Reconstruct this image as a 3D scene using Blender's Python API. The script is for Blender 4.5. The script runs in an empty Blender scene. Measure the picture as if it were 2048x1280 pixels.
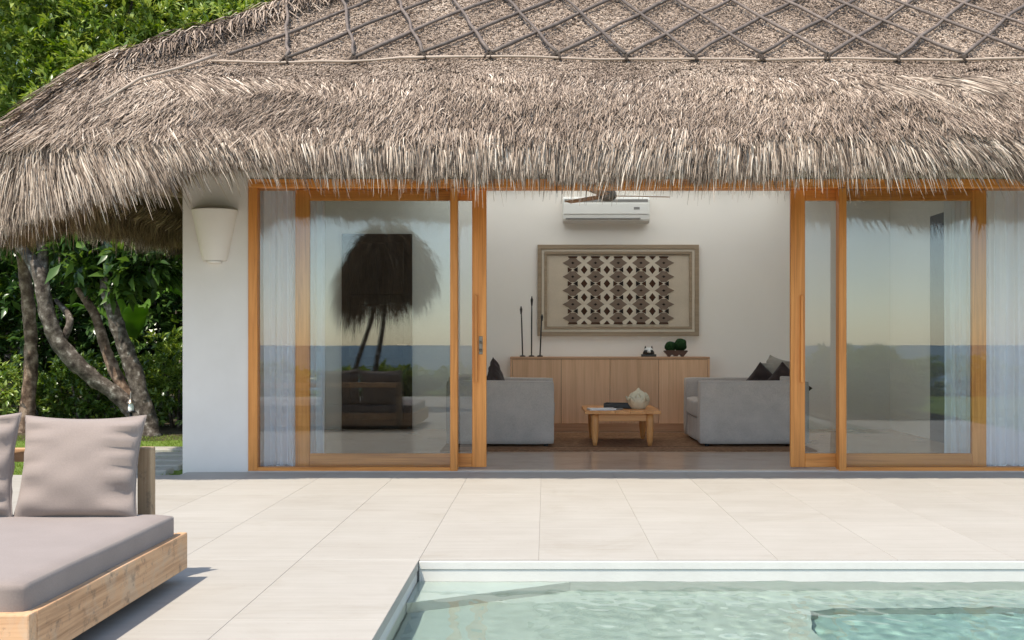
import bpy, bmesh, math, random
import numpy as np
from mathutils import Vector, Matrix

# ------------------------------------------------------------------ scene, camera, light
scn = bpy.context.scene
COL = scn.collection
random.seed(7)
RNG = np.random.default_rng(11)
R = math.radians

EYE, DIST, FPX = 1.03, 9.0, 2205.0          # eye height, metres to the facade, focal length in photo pixels
VX, VY = 1090.0, 690.0                      # where the camera axis meets the photograph
cam_d = bpy.data.cameras.new('camera')
cam = bpy.data.objects.new('camera', cam_d)
COL.objects.link(cam)
cam.location = (0, -DIST, EYE)
cam.rotation_euler = (R(90), 0, 0)
cam_d.sensor_width = 36
cam_d.lens = 36 * FPX / 2048
cam_d.shift_x = -(VX - 1024) / 2048
cam_d.shift_y = (VY - 640) / 2048
cam_d.clip_start = 0.05
cam_d.clip_end = 20000
scn.camera = cam

TO_SUN = Vector((-0.31, -0.40, 1.0)).normalized()
SUN_EL = math.asin(TO_SUN.z)
SUN_AZ = math.atan2(TO_SUN.x, TO_SUN.y)
w = bpy.data.worlds.new('World')
scn.world = w
w.use_nodes = True
nt = w.node_tree
nt.nodes.clear()
sky = nt.nodes.new('ShaderNodeTexSky')
sky.sky_type = 'NISHITA'
sky.sun_disc = False
sky.sun_elevation = SUN_EL
sky.sun_rotation = SUN_AZ
sky.air_density = 0.8
sky.dust_density = 0.5
sky.ozone_density = 2.5
bg = nt.nodes.new('ShaderNodeBackground')
bg.inputs['Strength'].default_value = 0.15
wo = nt.nodes.new('ShaderNodeOutputWorld')
wb = nt.nodes.new('ShaderNodeMix')          # camera white balance for shade: takes the blue cast out of the skylight
wb.data_type = 'RGBA'; wb.blend_type = 'MULTIPLY'; wb.inputs[0].default_value = 1.0
wb.inputs[7].default_value = (1.0, 0.90, 0.76, 1)
nt.links.new(sky.outputs[0], wb.inputs[6])
nt.links.new(wb.outputs[2], bg.inputs[0])
nt.links.new(bg.outputs[0], wo.inputs[0])

sun_d = bpy.data.lights.new('sun', 'SUN')
sun_d.energy = 2.2
sun_d.angle = R(0.53)
sun_d.color = (1.0, 0.93, 0.82)
sun = bpy.data.objects.new('sun', sun_d)
COL.objects.link(sun)
sun.rotation_euler = (-TO_SUN).to_track_quat('-Z', 'Y').to_euler()

scn.view_settings.view_transform = 'Standard'
scn.view_settings.look = 'None'
scn.view_settings.gamma = 1.0
scn.view_settings.use_curve_mapping = False
scn.view_settings.exposure = 1.54
scn.render.engine = 'CYCLES'
cy = scn.cycles
cy.max_bounces = 16
cy.diffuse_bounces = 12
cy.glossy_bounces = 4
cy.transmission_bounces = 8
cy.transparent_max_bounces = 24
cy.sample_clamp_indirect = 6.0
cy.use_denoising = True
try:
    cy.denoiser = 'OPENIMAGEDENOISE'
except Exception:
    pass

# ------------------------------------------------------------------ helpers
def wx(px, d):
    return (px - VX) * d / FPX
def wz(py, d):
    return EYE + (VY - py) * d / FPX

def mesh_obj(name, me, mat=None, parent=None, loc=None):
    o = bpy.data.objects.new(name, me)
    COL.objects.link(o)
    if mat is not None and len(me.materials) == 0:
        me.materials.append(mat)
    if parent is not None:
        o.parent = parent
    if loc is not None:
        o.location = loc
    return o

def tag(o, label=None, cat=None, group=None, kind=None):
    if label: o['label'] = label
    if cat: o['category'] = cat
    if group: o['group'] = group
    if kind: o['kind'] = kind
    return o

def empty(name, loc=(0, 0, 0), rz=0.0, parent=None):
    o = bpy.data.objects.new(name, None)
    COL.objects.link(o)
    o.empty_display_size = 0.1
    o.location = loc
    o.rotation_euler = (0, 0, rz)
    if parent is not None:
        o.parent = parent
    return o

def bm_obj(name, bm, mat, parent=None, smooth=False, loc=None):
    me = bpy.data.meshes.new(name)
    bmesh.ops.recalc_face_normals(bm, faces=bm.faces)
    bm.to_mesh(me)
    bm.free()
    if smooth:
        me.polygons.foreach_set('use_smooth', [True] * len(me.polygons))
    return mesh_obj(name, me, mat, parent, loc)

def bm_box(bm, x0, x1, y0, y1, z0, z1, bev=0.0, seg=1):
    g = bmesh.ops.create_cube(bm, size=1.0)
    vs = g['verts']
    for v in vs:
        v.co = Vector((x0 + (v.co.x + .5) * (x1 - x0), y0 + (v.co.y + .5) * (y1 - y0), z0 + (v.co.z + .5) * (z1 - z0)))
    if bev > 0:
        es = list({e for v in vs for e in v.link_edges})
        bmesh.ops.bevel(bm, geom=es, offset=bev, segments=seg, affect='EDGES', profile=0.5)

def box(name, x0, x1, y0, y1, z0, z1, mat, parent=None, bev=0.003, seg=1, smooth=False):
    bm = bmesh.new()
    bm_box(bm, x0, x1, y0, y1, z0, z1, bev, seg)
    return bm_obj(name, bm, mat, parent, smooth)

def prism(name, pts, z0, z1, mat, parent=None, bev=0.0):
    """extrude an xy polygon from z0 to z1"""
    bm = bmesh.new()
    a = [bm.verts.new((x, y, z0)) for x, y in pts]
    b = [bm.verts.new((x, y, z1)) for x, y in pts]
    bm.faces.new(a[::-1]); bm.faces.new(b)
    n = len(pts)
    for i in range(n):
        j = (i + 1) % n
        bm.faces.new((a[i], a[j], b[j], b[i]))
    if bev > 0:
        bmesh.ops.bevel(bm, geom=list(bm.edges), offset=bev, segments=1, affect='EDGES')
    return bm_obj(name, bm, mat, parent)

def prism_y(name, pts, y0, y1, mat, parent=None):
    """extrude an xz polygon from y0 to y1"""
    bm = bmesh.new()
    a = [bm.verts.new((x, y0, z)) for x, z in pts]
    b = [bm.verts.new((x, y1, z)) for x, z in pts]
    bm.faces.new(a[::-1]); bm.faces.new(b)
    n = len(pts)
    for i in range(n):
        j = (i + 1) % n
        bm.faces.new((a[i], a[j], b[j], b[i]))
    return bm_obj(name, bm, mat, parent)

def catmull(pts, rad, step):
    pts = [np.array(p, float) for p in pts]
    out, ro = [], []
    n = len(pts)
    for i in range(n - 1):
        p0 = pts[max(i - 1, 0)]; p1 = pts[i]; p2 = pts[i + 1]; p3 = pts[min(i + 2, n - 1)]
        k = max(2, int(np.linalg.norm(p2 - p1) / step))
        for j in range(k):
            t = j / k
            out.append(.5 * ((2 * p1) + (-p0 + p2) * t + (2 * p0 - 5 * p1 + 4 * p2 - p3) * t * t + (-p0 + 3 * p1 - 3 * p2 + p3) * t ** 3))
            ro.append(rad[i] * (1 - t) + rad[i + 1] * t)
    out.append(pts[-1]); ro.append(rad[-1])
    return out, ro

def tube_data(pts, rad, sides=8, step=None, rough=0.0, rng=None, V=None, F=None):
    V = [] if V is None else V
    F = [] if F is None else F
    if step:
        pts, rad = catmull(pts, rad, step)
    pts = [np.array(p, float) for p in pts]
    n = len(pts)
    base = len(V)
    up = np.array((0.31, 0.17, 0.93))
    for i in range(n):
        t = pts[min(i + 1, n - 1)] - pts[max(i - 1, 0)]
        t = t / (np.linalg.norm(t) + 1e-9)
        if abs(np.dot(t, up)) > .97:
            ref = np.array((1., 0, 0))
        else:
            ref = up
        a = np.cross(t, ref); a /= np.linalg.norm(a)
        b = np.cross(t, a)
        for k in range(sides):
            th = 2 * math.pi * k / sides
            r = rad[i] * (1 + (rng.uniform(-rough, rough) if rng is not None and rough else 0))
            V.append(tuple(pts[i] + r * (math.cos(th) * a + math.sin(th) * b)))
    for i in range(n - 1):
        for k in range(sides):
            k2 = (k + 1) % sides
            F.append((base + i * sides + k, base + i * sides + k2, base + (i + 1) * sides + k2, base + (i + 1) * sides + k))
    F.append(tuple(base + k for k in range(sides))[::-1])
    F.append(tuple(base + (n - 1) * sides + k for k in range(sides)))
    return V, F

def tube(name, pts, rad, mat, parent=None, sides=8, step=None, rough=0.0, rng=None, smooth=True):
    if not hasattr(rad, '__len__'):
        rad = [rad] * len(pts)
    V, F = tube_data(pts, rad, sides, step, rough, rng)
    me = bpy.data.meshes.new(name)
    me.from_pydata(V, [], F)
    me.polygons.foreach_set('use_smooth', [smooth] * len(me.polygons))
    me.update()
    return mesh_obj(name, me, mat, parent)

def lathe(name, prof, mat, parent=None, n=24, loc=(0, 0, 0), a0=0.0, a1=2 * math.pi, smooth=True):
    """prof: list of (radius, z)"""
    full = abs(a1 - a0 - 2 * math.pi) < 1e-6
    V, F = [], []
    m = n if full else n + 1
    for r, z in prof:
        for k in range(m):
            a = a0 + (a1 - a0) * k / n
            V.append((r * math.cos(a), r * math.sin(a), z))
    for i in range(len(prof) - 1):
        for k in range(n):
            k2 = (k + 1) % m
            F.append((i * m + k, i * m + k2, (i + 1) * m + k2, (i + 1) * m + k))
    me = bpy.data.meshes.new(name)
    me.from_pydata(V, [], F)
    me.polygons.foreach_set('use_smooth', [smooth] * len(me.polygons))
    me.update()
    return mesh_obj(name, me, mat, parent, loc)

def fast_mesh(name, verts, quads, mat, parent=None, tint=None, tris=None, smooth=False):
    """big meshes from numpy arrays; tint = per-vertex float attribute"""
    me = bpy.data.meshes.new(name)
    verts = np.asarray(verts, np.float32)
    loops, tot = [], []
    if quads is not None and len(quads):
        loops.append(np.asarray(quads, np.int32).ravel()); tot.append(np.full(len(quads), 4, np.int32))
    if tris is not None and len(tris):
        loops.append(np.asarray(tris, np.int32).ravel()); tot.append(np.full(len(tris), 3, np.int32))
    loops = np.concatenate(loops); tot = np.concatenate(tot)
    me.vertices.add(len(verts)); me.vertices.foreach_set('co', verts.ravel())
    me.loops.add(len(loops)); me.loops.foreach_set('vertex_index', loops)
    me.polygons.add(len(tot))
    st = np.concatenate(([0], np.cumsum(tot)[:-1])).astype(np.int32)
    me.polygons.foreach_set('loop_start', st)
    me.polygons.foreach_set('loop_total', tot)
    if smooth:
        me.polygons.foreach_set('use_smooth', np.ones(len(tot), bool))
    me.update(calc_edges=True)
    if tint is not None:
        at = me.attributes.new('tint', 'FLOAT', 'POINT')
        at.data.foreach_set('value', np.asarray(tint, np.float32))
    return mesh_obj(name, me, mat, parent)

class Wave:
    """smooth random field: a sum of sines"""
    def __init__(self, seed, dim, n=10, lo=0.5, hi=3.0):
        g = np.random.default_rng(seed)
        k = g.normal(size=(n, dim)); k /= np.linalg.norm(k, axis=1)[:, None]
        self.f = k * g.uniform(lo, hi, n)[:, None]
        self.p = g.uniform(0, 6.28, n)
        self.n = n
    def __call__(self, P):
        P = np.atleast_2d(P)
        return np.sin(P @ self.f.T + self.p).sum(1) / math.sqrt(self.n)

# ------------------------------------------------------------------ materials
def new_mat(name):
    m = bpy.data.materials.new(name)
    m.use_nodes = True
    t = m.node_tree
    t.nodes.clear()
    out = t.nodes.new('ShaderNodeOutputMaterial')
    return m, t, out

def N(t, typ, **kw):
    n = t.nodes.new(typ)
    for k, v in kw.items():
        setattr(n, k, v)
    return n

def ramp(t, src, stops):
    r = t.nodes.new('ShaderNodeValToRGB')
    el = r.color_ramp.elements
    while len(el) < len(stops):
        el.new(0.5)
    for e, (p, c) in zip(el, stops):
        e.position = p
        e.color = (*c, 1)
    t.links.new(src, r.inputs[0])
    return r.outputs[0]

def principled(t, out, rough=0.6, spec=0.5):
    b = t.nodes.new('ShaderNodeBsdfPrincipled')
    b.inputs['Roughness'].default_value = rough
    b.inputs['Specular IOR Level'].default_value = spec
    t.links.new(b.outputs[0], out.inputs[0])
    return b

def coords(t, scale=(1, 1, 1), rand=False):
    tc = t.nodes.new('ShaderNodeTexCoord')
    mp = t.nodes.new('ShaderNodeMapping')
    mp.inputs['Scale'].default_value = scale
    t.links.new(tc.outputs['Object'], mp.inputs[0])
    if rand:
        oi = t.nodes.new('ShaderNodeObjectInfo')
        mu = N(t, 'ShaderNodeMath', operation='MULTIPLY'); mu.inputs[1].default_value = 37.0
        t.links.new(oi.outputs['Random'], mu.inputs[0])
        cb = t.nodes.new('ShaderNodeCombineXYZ')
        for i in range(3): t.links.new(mu.outputs[0], cb.inputs[i])
        t.links.new(cb.outputs[0], mp.inputs['Location'])
    return mp.outputs[0]

def noise(t, vec, scale, detail=4, rough=0.6, dist=0.0):
    n = t.nodes.new('ShaderNodeTexNoise')
    n.inputs['Scale'].default_value = scale
    n.inputs['Detail'].default_value = detail
    n.inputs['Roughness'].default_value = rough
    n.inputs['Distortion'].default_value = dist
    t.links.new(vec, n.inputs['Vector'])
    return n.outputs[0]

def bump(t, bsdf, src, strength, dist=0.01):
    b = t.nodes.new('ShaderNodeBump')
    b.inputs['Strength'].default_value = strength
    b.inputs['Distance'].default_value = dist
    t.links.new(src, b.inputs['Height'])
    t.links.new(b.outputs[0], bsdf.inputs['Normal'])

def mul_rand(t, col, lo, hi):
    """vary brightness from object to object"""
    oi = t.nodes.new('ShaderNodeObjectInfo')
    mr = t.nodes.new('ShaderNodeMapRange')
    mr.inputs[3].default_value = lo; mr.inputs[4].default_value = hi
    t.links.new(oi.outputs['Random'], mr.inputs[0])
    mx = N(t, 'ShaderNodeMix', data_type='RGBA', blend_type='MULTIPLY')
    mx.inputs[0].default_value = 1.0
    t.links.new(col, mx.inputs[6]); t.links.new(mr.outputs[0], mx.inputs[7])
    return mx.outputs[2]

def m_plain(name, stops, scale=8.0, rough=0.7, spec=0.4, bs=0.15, bscale=60.0, vary=None, detail=5):
    m, t, out = new_mat(name)
    b = principled(t, out, rough, spec)
    v = coords(t, rand=vary is not None)
    c = ramp(t, noise(t, v, scale, detail), stops)
    if vary: c = mul_rand(t, c, *vary)
    t.links.new(c, b.inputs['Base Color'])
    if bs > 0:
        bump(t, b, noise(t, v, bscale, 4), bs, 0.004)
    return m

def m_wood(name, c0, c1, c2, axis='z', rough=0.45, freq=1.0, bs=0.12, vary=(0.9, 1.08), spec=0.35):
    m, t, out = new_mat(name)
    b = principled(t, out, rough, spec)
    s = {'x': (1.2, 24, 24), 'y': (24, 1.2, 24), 'z': (24, 24, 1.2)}[axis]
    v = coords(t, tuple(k * freq for k in s), rand=True)
    n1 = noise(t, v, 1.0, 6, 0.62, 0.6)
    s2 = {'x': (2, 130, 130), 'y': (130, 2, 130), 'z': (130, 130, 2)}[axis]
    v2 = coords(t, tuple(k * freq for k in s2), rand=True)
    n2 = noise(t, v2, 1.0, 3, 0.6)
    mx = N(t, 'ShaderNodeMix', data_type='FLOAT'); mx.inputs[0].default_value = 0.35
    t.links.new(n1, mx.inputs[2]); t.links.new(n2, mx.inputs[3])
    c = ramp(t, mx.outputs[0], [(0.3, c0), (0.5, c1), (0.7, c2)])
    c = mul_rand(t, c, *vary)
    t.links.new(c, b.inputs['Base Color'])
    bump(t, b, mx.outputs[0], bs, 0.003)
    return m

def m_cloth(name, c, rough=0.95, weave=600.0, var=0.10, bs=0.25):
    m, t, out = new_mat(name)
    b = principled(t, out, rough, 0.15)
    b.inputs['Sheen Weight'].default_value = 0.15
    v = coords(t, rand=True)
    n1 = noise(t, v, 5.0, 3)
    n2 = noise(t, v, weave * 0.3, 2)
    mx = N(t, 'ShaderNodeMix', data_type='FLOAT'); mx.inputs[0].default_value = 0.5
    t.links.new(n1, mx.inputs[2]); t.links.new(n2, mx.inputs[3])
    lo = tuple(k * (1 - var) for k in c); hi = tuple(k * (1 + var) for k in c)
    t.links.new(ramp(t, mx.outputs[0], [(0.3, lo), (0.7, hi)]), b.inputs['Base Color'])
    bump(t, b, n2, bs, 0.002)
    return m

def m_leaf(name, stops, rough=0.34, trans=0.28, spec=0.5):
    m, t, out = new_mat(name)
    at = N(t, 'ShaderNodeAttribute', attribute_name='tint')
    c = ramp(t, at.outputs['Fac'], stops)
    b = t.nodes.new('ShaderNodeBsdfPrincipled')
    b.inputs['Roughness'].default_value = rough
    b.inputs['Specular IOR Level'].default_value = spec
    t.links.new(c, b.inputs['Base Color'])
    tr = t.nodes.new('ShaderNodeBsdfTranslucent')
    hs = t.nodes.new('ShaderNodeHueSaturation')
    hs.inputs['Hue'].default_value = 0.48; hs.inputs['Saturation'].default_value = 1.15; hs.inputs['Value'].default_value = 1.5
    t.links.new(c, hs.inputs['Color']); t.links.new(hs.outputs[0], tr.inputs[0])
    mx = t.nodes.new('ShaderNodeMixShader'); mx.inputs[0].default_value = trans
    t.links.new(b.outputs[0], mx.inputs[1]); t.links.new(tr.outputs[0], mx.inputs[2])
    t.links.new(mx.outputs[0], out.inputs[0])
    return m

def m_thatch(name, stops, rough=0.8):
    m, t, out = new_mat(name)
    b = principled(t, out, rough, 0.25)
    at = N(t, 'ShaderNodeAttribute', attribute_name='tint')
    t.links.new(ramp(t, at.outputs['Fac'], stops), b.inputs['Base Color'])
    return m

def m_glass(name, tint=(0.90, 0.925, 0.925), ior=1.85):
    m, t, out = new_mat(name)
    tr = t.nodes.new('ShaderNodeBsdfTransparent'); tr.inputs[0].default_value = (*tint, 1)
    gl = t.nodes.new('ShaderNodeBsdfGlossy'); gl.inputs['Roughness'].default_value = 0.0
    fr = t.nodes.new('ShaderNodeFresnel'); fr.inputs[0].default_value = ior
    ge = t.nodes.new('ShaderNodeNewGeometry')
    inv = N(t, 'ShaderNodeMath', operation='SUBTRACT'); inv.inputs[0].default_value = 1.0
    t.links.new(ge.outputs['Backfacing'], inv.inputs[1])
    mu = N(t, 'ShaderNodeMath', operation='MULTIPLY')
    t.links.new(fr.outputs[0], mu.inputs[0]); t.links.new(inv.outputs[0], mu.inputs[1])
    v = coords(t)
    bp = t.nodes.new('ShaderNodeBump'); bp.inputs['Strength'].default_value = 0.02; bp.inputs['Distance'].default_value = 0.01
    t.links.new(noise(t, v, 1.3, 1), bp.inputs['Height']); t.links.new(bp.outputs[0], gl.inputs['Normal'])
    mx = t.nodes.new('ShaderNodeMixShader')
    t.links.new(mu.outputs[0], mx.inputs[0]); t.links.new(tr.outputs[0], mx.inputs[1]); t.links.new(gl.outputs[0], mx.inputs[2])
    t.links.new(mx.outputs[0], out.inputs[0])
    return m

M = {}
M['plaster'] = m_plain('white_plaster', [(0.3, (0.68, 0.62, 0.56)), (0.7, (0.72, 0.66, 0.60))], 3.0, 0.9, 0.2, 0.10, 45)
M['inner_wall'] = m_plain('inner_wall_paint', [(0.3, (0.86, 0.82, 0.77)), (0.7, (0.88, 0.84, 0.79))], 2.0, 0.9, 0.2, 0.04, 60)
def m_tile():
    m, t, out = new_mat('cream_stone_tile')
    b = principled(t, out, 0.6, 0.3)
    v = coords(t, rand=True)
    base = ramp(t, noise(t, v, 2.2, 8), [(0.2, (0.344, 0.312, 0.268)), (0.5, (0.372, 0.342, 0.299)), (0.8, (0.397, 0.368, 0.325))])
    vs = coords(t, (1.5, 26, 26), rand=True)
    st = ramp(t, noise(t, vs, 1.0, 5, 0.65), [(0.3, (0.93, 0.925, 0.91)), (0.7, (1.05, 1.05, 1.05))])
    mx = N(t, 'ShaderNodeMix', data_type='RGBA', blend_type='MULTIPLY'); mx.inputs[0].default_value = 1.0
    t.links.new(base, mx.inputs[6]); t.links.new(st, mx.inputs[7])
    # water marks and small specks
    sp = ramp(t, noise(t, v, 38.0, 2, 0.5), [(0.70, (1, 1, 1)), (0.78, (0.86, 0.84, 0.81))])
    m2 = N(t, 'ShaderNodeMix', data_type='RGBA', blend_type='MULTIPLY'); m2.inputs[0].default_value = 1.0
    t.links.new(mx.outputs[2], m2.inputs[6]); t.links.new(sp, m2.inputs[7])
    bl = ramp(t, noise(t, v, 1.1, 6, 0.7, 1.0), [(0.56, (1, 1, 1)), (0.66, (0.94, 0.93, 0.91)), (0.72, (1, 1, 1))])
    m3 = N(t, 'ShaderNodeMix', data_type='RGBA', blend_type='MULTIPLY'); m3.inputs[0].default_value = 1.0
    t.links.new(m2.outputs[2], m3.inputs[6]); t.links.new(bl, m3.inputs[7])
    t.links.new(mul_rand(t, m3.outputs[2], 0.98, 1.015), b.inputs['Base Color'])
    bump(t, b, noise(t, vs, 3.0, 4), 0.06, 0.004)
    return m
M['tile'] = m_tile()
M['grout'] = m_plain('tile_grout', [(0.3, (0.26, 0.235, 0.205)), (0.7, (0.31, 0.285, 0.25))], 20, 0.9, 0.2)
M['pool_green'] = m_plain('pale_green_pool_stone', [(0.25, (0.385, 0.40, 0.345)), (0.5, (0.425, 0.44, 0.385)), (0.75, (0.465, 0.48, 0.425))], 6.0, 0.7, 0.3, 0.2, 40, detail=7)
M['pool_deep'] = m_plain('depth_tinted_pool_stone', [(0.25, (0.255, 0.345, 0.305)), (0.75, (0.315, 0.40, 0.36))], 6.0, 0.7, 0.3, 0.2, 40, detail=7)  # same stone as the shelf; darkening by deeper water is put into its colour
M['pool_wall'] = m_plain('pool_plaster', [(0.25, (0.52, 0.50, 0.455)), (0.75, (0.58, 0.56, 0.51))], 5.0, 0.7, 0.3, 0.1, 40)
M['teak_z'] = m_wood('oiled_teak_upright', (0.38, 0.125, 0.025), (0.65, 0.25, 0.055), (0.80, 0.345, 0.09), 'z')
M['teak_x'] = m_wood('oiled_teak_level', (0.38, 0.125, 0.025), (0.65, 0.25, 0.055), (0.80, 0.345, 0.09), 'x')
def weather(m, dark=(0.10, 0.082, 0.062), grey=(0.50, 0.385, 0.27)):
    t = m.node_tree
    b = t.nodes['Principled BSDF']
    src = b.inputs['Base Color'].links[0].from_socket
    v = coords(t, rand=True)
    m1 = N(t, 'ShaderNodeMix', data_type='RGBA'); t.links.new(ramp(t, noise(t, v, 5.5, 8, 0.72, 0.8), [(0.50, (0, 0, 0)), (0.72, (0.85, 0.85, 0.85))]), m1.inputs[0])
    t.links.new(src, m1.inputs[6]); m1.inputs[7].default_value = (*grey, 1)
    m2 = N(t, 'ShaderNodeMix', data_type='RGBA'); t.links.new(ramp(t, noise(t, v, 17.0, 6, 0.7), [(0.55, (0, 0, 0)), (0.72, (0.8, 0.8, 0.8))]), m2.inputs[0])
    t.links.new(m1.outputs[2], m2.inputs[6]); m2.inputs[7].default_value = (*dark, 1)
    t.links.new(m2.outputs[2], b.inputs['Base Color'])
    return m
M['bed_x'] = weather(m_wood('weathered_teak_cross', (0.30, 0.16, 0.075), (0.585, 0.345, 0.185), (0.69, 0.44, 0.25), 'x', 0.75, bs=0.5))
M['bed_y'] = weather(m_wood('weathered_teak_long', (0.30, 0.16, 0.075), (0.585, 0.345, 0.185), (0.69, 0.44, 0.25), 'y', 0.75, bs=0.5))
M['bed_z'] = weather(m_wood('weathered_teak_post', (0.22, 0.14, 0.075), (0.34, 0.235, 0.14), (0.44, 0.32, 0.20), 'z', 0.75, bs=0.5))
M['oak_z'] = m_wood('oak_veneer', (0.62, 0.355, 0.20), (0.76, 0.455, 0.265), (0.84, 0.535, 0.33), 'z', 0.5, 0.8)
M['oak_x'] = m_wood('oak_veneer_level', (0.46, 0.25, 0.14), (0.57, 0.33, 0.19), (0.65, 0.40, 0.24), 'x', 0.5, 0.8)
M['honey_x'] = m_wood('honey_wood_level', (0.48, 0.195, 0.06), (0.66, 0.29, 0.095), (0.76, 0.37, 0.14), 'x', 0.35)
M['honey_y'] = m_wood('honey_wood_long', (0.48, 0.195, 0.06), (0.66, 0.29, 0.095), (0.76, 0.37, 0.14), 'y', 0.35)
M['honey_z'] = m_wood('honey_wood_leg', (0.48, 0.195, 0.06), (0.66, 0.29, 0.095), (0.76, 0.37, 0.14), 'z', 0.35)
M['dark_wood'] = m_wood('dark_stained_wood', (0.022, 0.013, 0.009), (0.035, 0.021, 0.014), (0.05, 0.031, 0.02), 'z', 0.4)
M['taupe'] = m_cloth('taupe_canvas', (0.262, 0.212, 0.184))
M['sofa'] = m_cloth('grey_sofa_weave', (0.47, 0.405, 0.355), var=0.20, weave=420)
M['sofa_dark'] = m_cloth('slate_sofa_weave', (0.16, 0.155, 0.155), var=0.16)
M['brown_cloth'] = m_cloth('dark_brown_cushion_cloth', (0.045, 0.030, 0.027))
M['sand_cloth'] = m_cloth('sand_cushion_cloth', (0.27, 0.24, 0.20))
M['white_plastic'] = m_plain('white_plastic', [(0.3, (0.74, 0.73, 0.70)), (0.7, (0.77, 0.76, 0.73))], 4, 0.35, 0.5, 0)
M['grey_plastic'] = m_plain('grey_plastic', [(0.3, (0.20, 0.195, 0.185)), (0.7, (0.23, 0.22, 0.21))], 4, 0.4, 0.5, 0)
M['black'] = m_plain('black_lacquer', [(0.3, (0.012, 0.011, 0.011)), (0.7, (0.02, 0.018, 0.017))], 9, 0.4, 0.5, 0.05)
M['white_glaze'] = m_plain('white_glaze', [(0.3, (0.72, 0.71, 0.69)), (0.7, (0.78, 0.77, 0.75))], 9, 0.25, 0.5, 0)
M['metal'] = m_plain('brushed_bronze', [(0.3, (0.16, 0.13, 0.10)), (0.7, (0.24, 0.20, 0.16))], 30, 0.35, 0.6, 0.05)
for k in ('metal',):
    M[k].node_tree.nodes['Principled BSDF'].inputs['Metallic'].default_value = 0.8
M['cream'] = m_plain('cream_ceramic', [(0.3, (0.62, 0.52, 0.35)), (0.7, (0.74, 0.65, 0.47))], 14, 0.55, 0.4, 0.2, 80)
M['paper'] = m_plain('paper', [(0.3, (0.68, 0.66, 0.66)), (0.7, (0.76, 0.74, 0.73))], 6, 0.7, 0.3, 0)
M['glass'] = m_glass('window_glass')
M['stone_floor'] = m_plain('polished_stone_floor', [(0.25, (0.46, 0.335, 0.235)), (0.5, (0.54, 0.405, 0.295)), (0.8, (0.60, 0.47, 0.355))], 3.0, 0.16, 0.5, 0.02, 20, vary=(0.92, 1.06), detail=8)
M['sill'] = m_plain('grey_sill_stone', [(0.3, (0.50, 0.455, 0.395)), (0.7, (0.60, 0.55, 0.485))], 12, 0.7, 0.3, 0.2, 90)
M['bark'] = m_plain('grey_bark', [(0.34, (0.03, 0.022, 0.018)), (0.48, (0.09, 0.072, 0.057)), (0.58, (0.16, 0.132, 0.11)), (0.68, (0.40, 0.36, 0.31))], 13.0, 0.9, 0.2, 0.8, 28, detail=8)
M['bark_tan'] = m_plain('tan_bark', [(0.32, (0.05, 0.03, 0.02)), (0.5, (0.16, 0.105, 0.07)), (0.68, (0.38, 0.28, 0.20))], 11.0, 0.9, 0.2, 0.8, 28, detail=8)
M['bamboo'] = m_wood('grey_bamboo', (0.075, 0.056, 0.045), (0.125, 0.096, 0.078), (0.20, 0.158, 0.13), 'x', 0.7, vary=(0.7, 1.25))
M['bamboo_pale'] = m_wood('pale_bamboo', (0.27, 0.205, 0.155), (0.36, 0.28, 0.215), (0.45, 0.36, 0.285), 'x', 0.65, vary=(0.95, 1.1))
M['rope'] = m_plain('dark_fibre_lashing', [(0.3, (0.035, 0.026, 0.021)), (0.7, (0.09, 0.07, 0.055))], 60, 0.95, 0.1, 0.8, 120)
M['soil'] = m_plain('leaf_litter_soil', [(0.3, (0.045, 0.035, 0.022)), (0.7, (0.09, 0.075, 0.045))], 6, 0.95, 0.1, 0.6, 30)
M['sand'] = m_plain('beach_sand', [(0.3, (0.44, 0.38, 0.29)), (0.7, (0.52, 0.46, 0.36))], 4, 0.95, 0.1, 0.3, 30)
M['lawn'] = m_plain('lawn_turf', [(0.25, (0.085, 0.135, 0.022)), (0.5, (0.13, 0.19, 0.035)), (0.75, (0.19, 0.24, 0.06))], 9, 0.95, 0.1, 0.6, 90)
M['grass'] = m_leaf('grass_blades', [(0.0, (0.085, 0.145, 0.02)), (0.6, (0.16, 0.23, 0.04)), (1.0, (0.26, 0.29, 0.085))], 0.6, 0.3, 0.2)
M['thatch'] = m_thatch('dry_thatch', [(0.0, (0.025, 0.017, 0.013)), (0.25, (0.135, 0.095, 0.068)), (0.55, (0.325, 0.243, 0.182)), (0.82, (0.49, 0.385, 0.295)), (1.0, (0.69, 0.575, 0.46))])
M['thatch_warm'] = m_thatch('brown_thatch', [(0.0, (0.055, 0.034, 0.02)), (0.3, (0.19, 0.12, 0.065)), (0.7, (0.36, 0.25, 0.145)), (1.0, (0.56, 0.44, 0.30))])
M['thatch_base'] = m_plain('thatch_bed', [(0.3, (0.12, 0.092, 0.072)), (0.5, (0.22, 0.172, 0.135)), (0.72, (0.31, 0.248, 0.197))], 45, 0.95, 0.1, 0.9, 55, detail=6)
M['thatch_under'] = m_plain('thatch_underside', [(0.3, (0.11, 0.07, 0.035)), (0.7, (0.22, 0.15, 0.085))], 25, 0.95, 0.1, 0.9, 50)
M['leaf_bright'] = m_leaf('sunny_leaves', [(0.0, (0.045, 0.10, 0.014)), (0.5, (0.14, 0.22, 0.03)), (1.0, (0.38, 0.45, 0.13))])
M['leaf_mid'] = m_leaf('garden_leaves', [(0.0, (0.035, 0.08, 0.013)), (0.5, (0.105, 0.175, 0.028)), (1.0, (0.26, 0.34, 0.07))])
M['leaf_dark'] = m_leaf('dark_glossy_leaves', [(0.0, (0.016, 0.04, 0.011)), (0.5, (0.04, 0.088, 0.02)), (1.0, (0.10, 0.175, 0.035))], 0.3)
M['leaf_palm'] = m_leaf('palm_leaflets', [(0.0, (0.05, 0.075, 0.02)), (0.5, (0.10, 0.14, 0.04)), (1.0, (0.24, 0.23, 0.09))])
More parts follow.
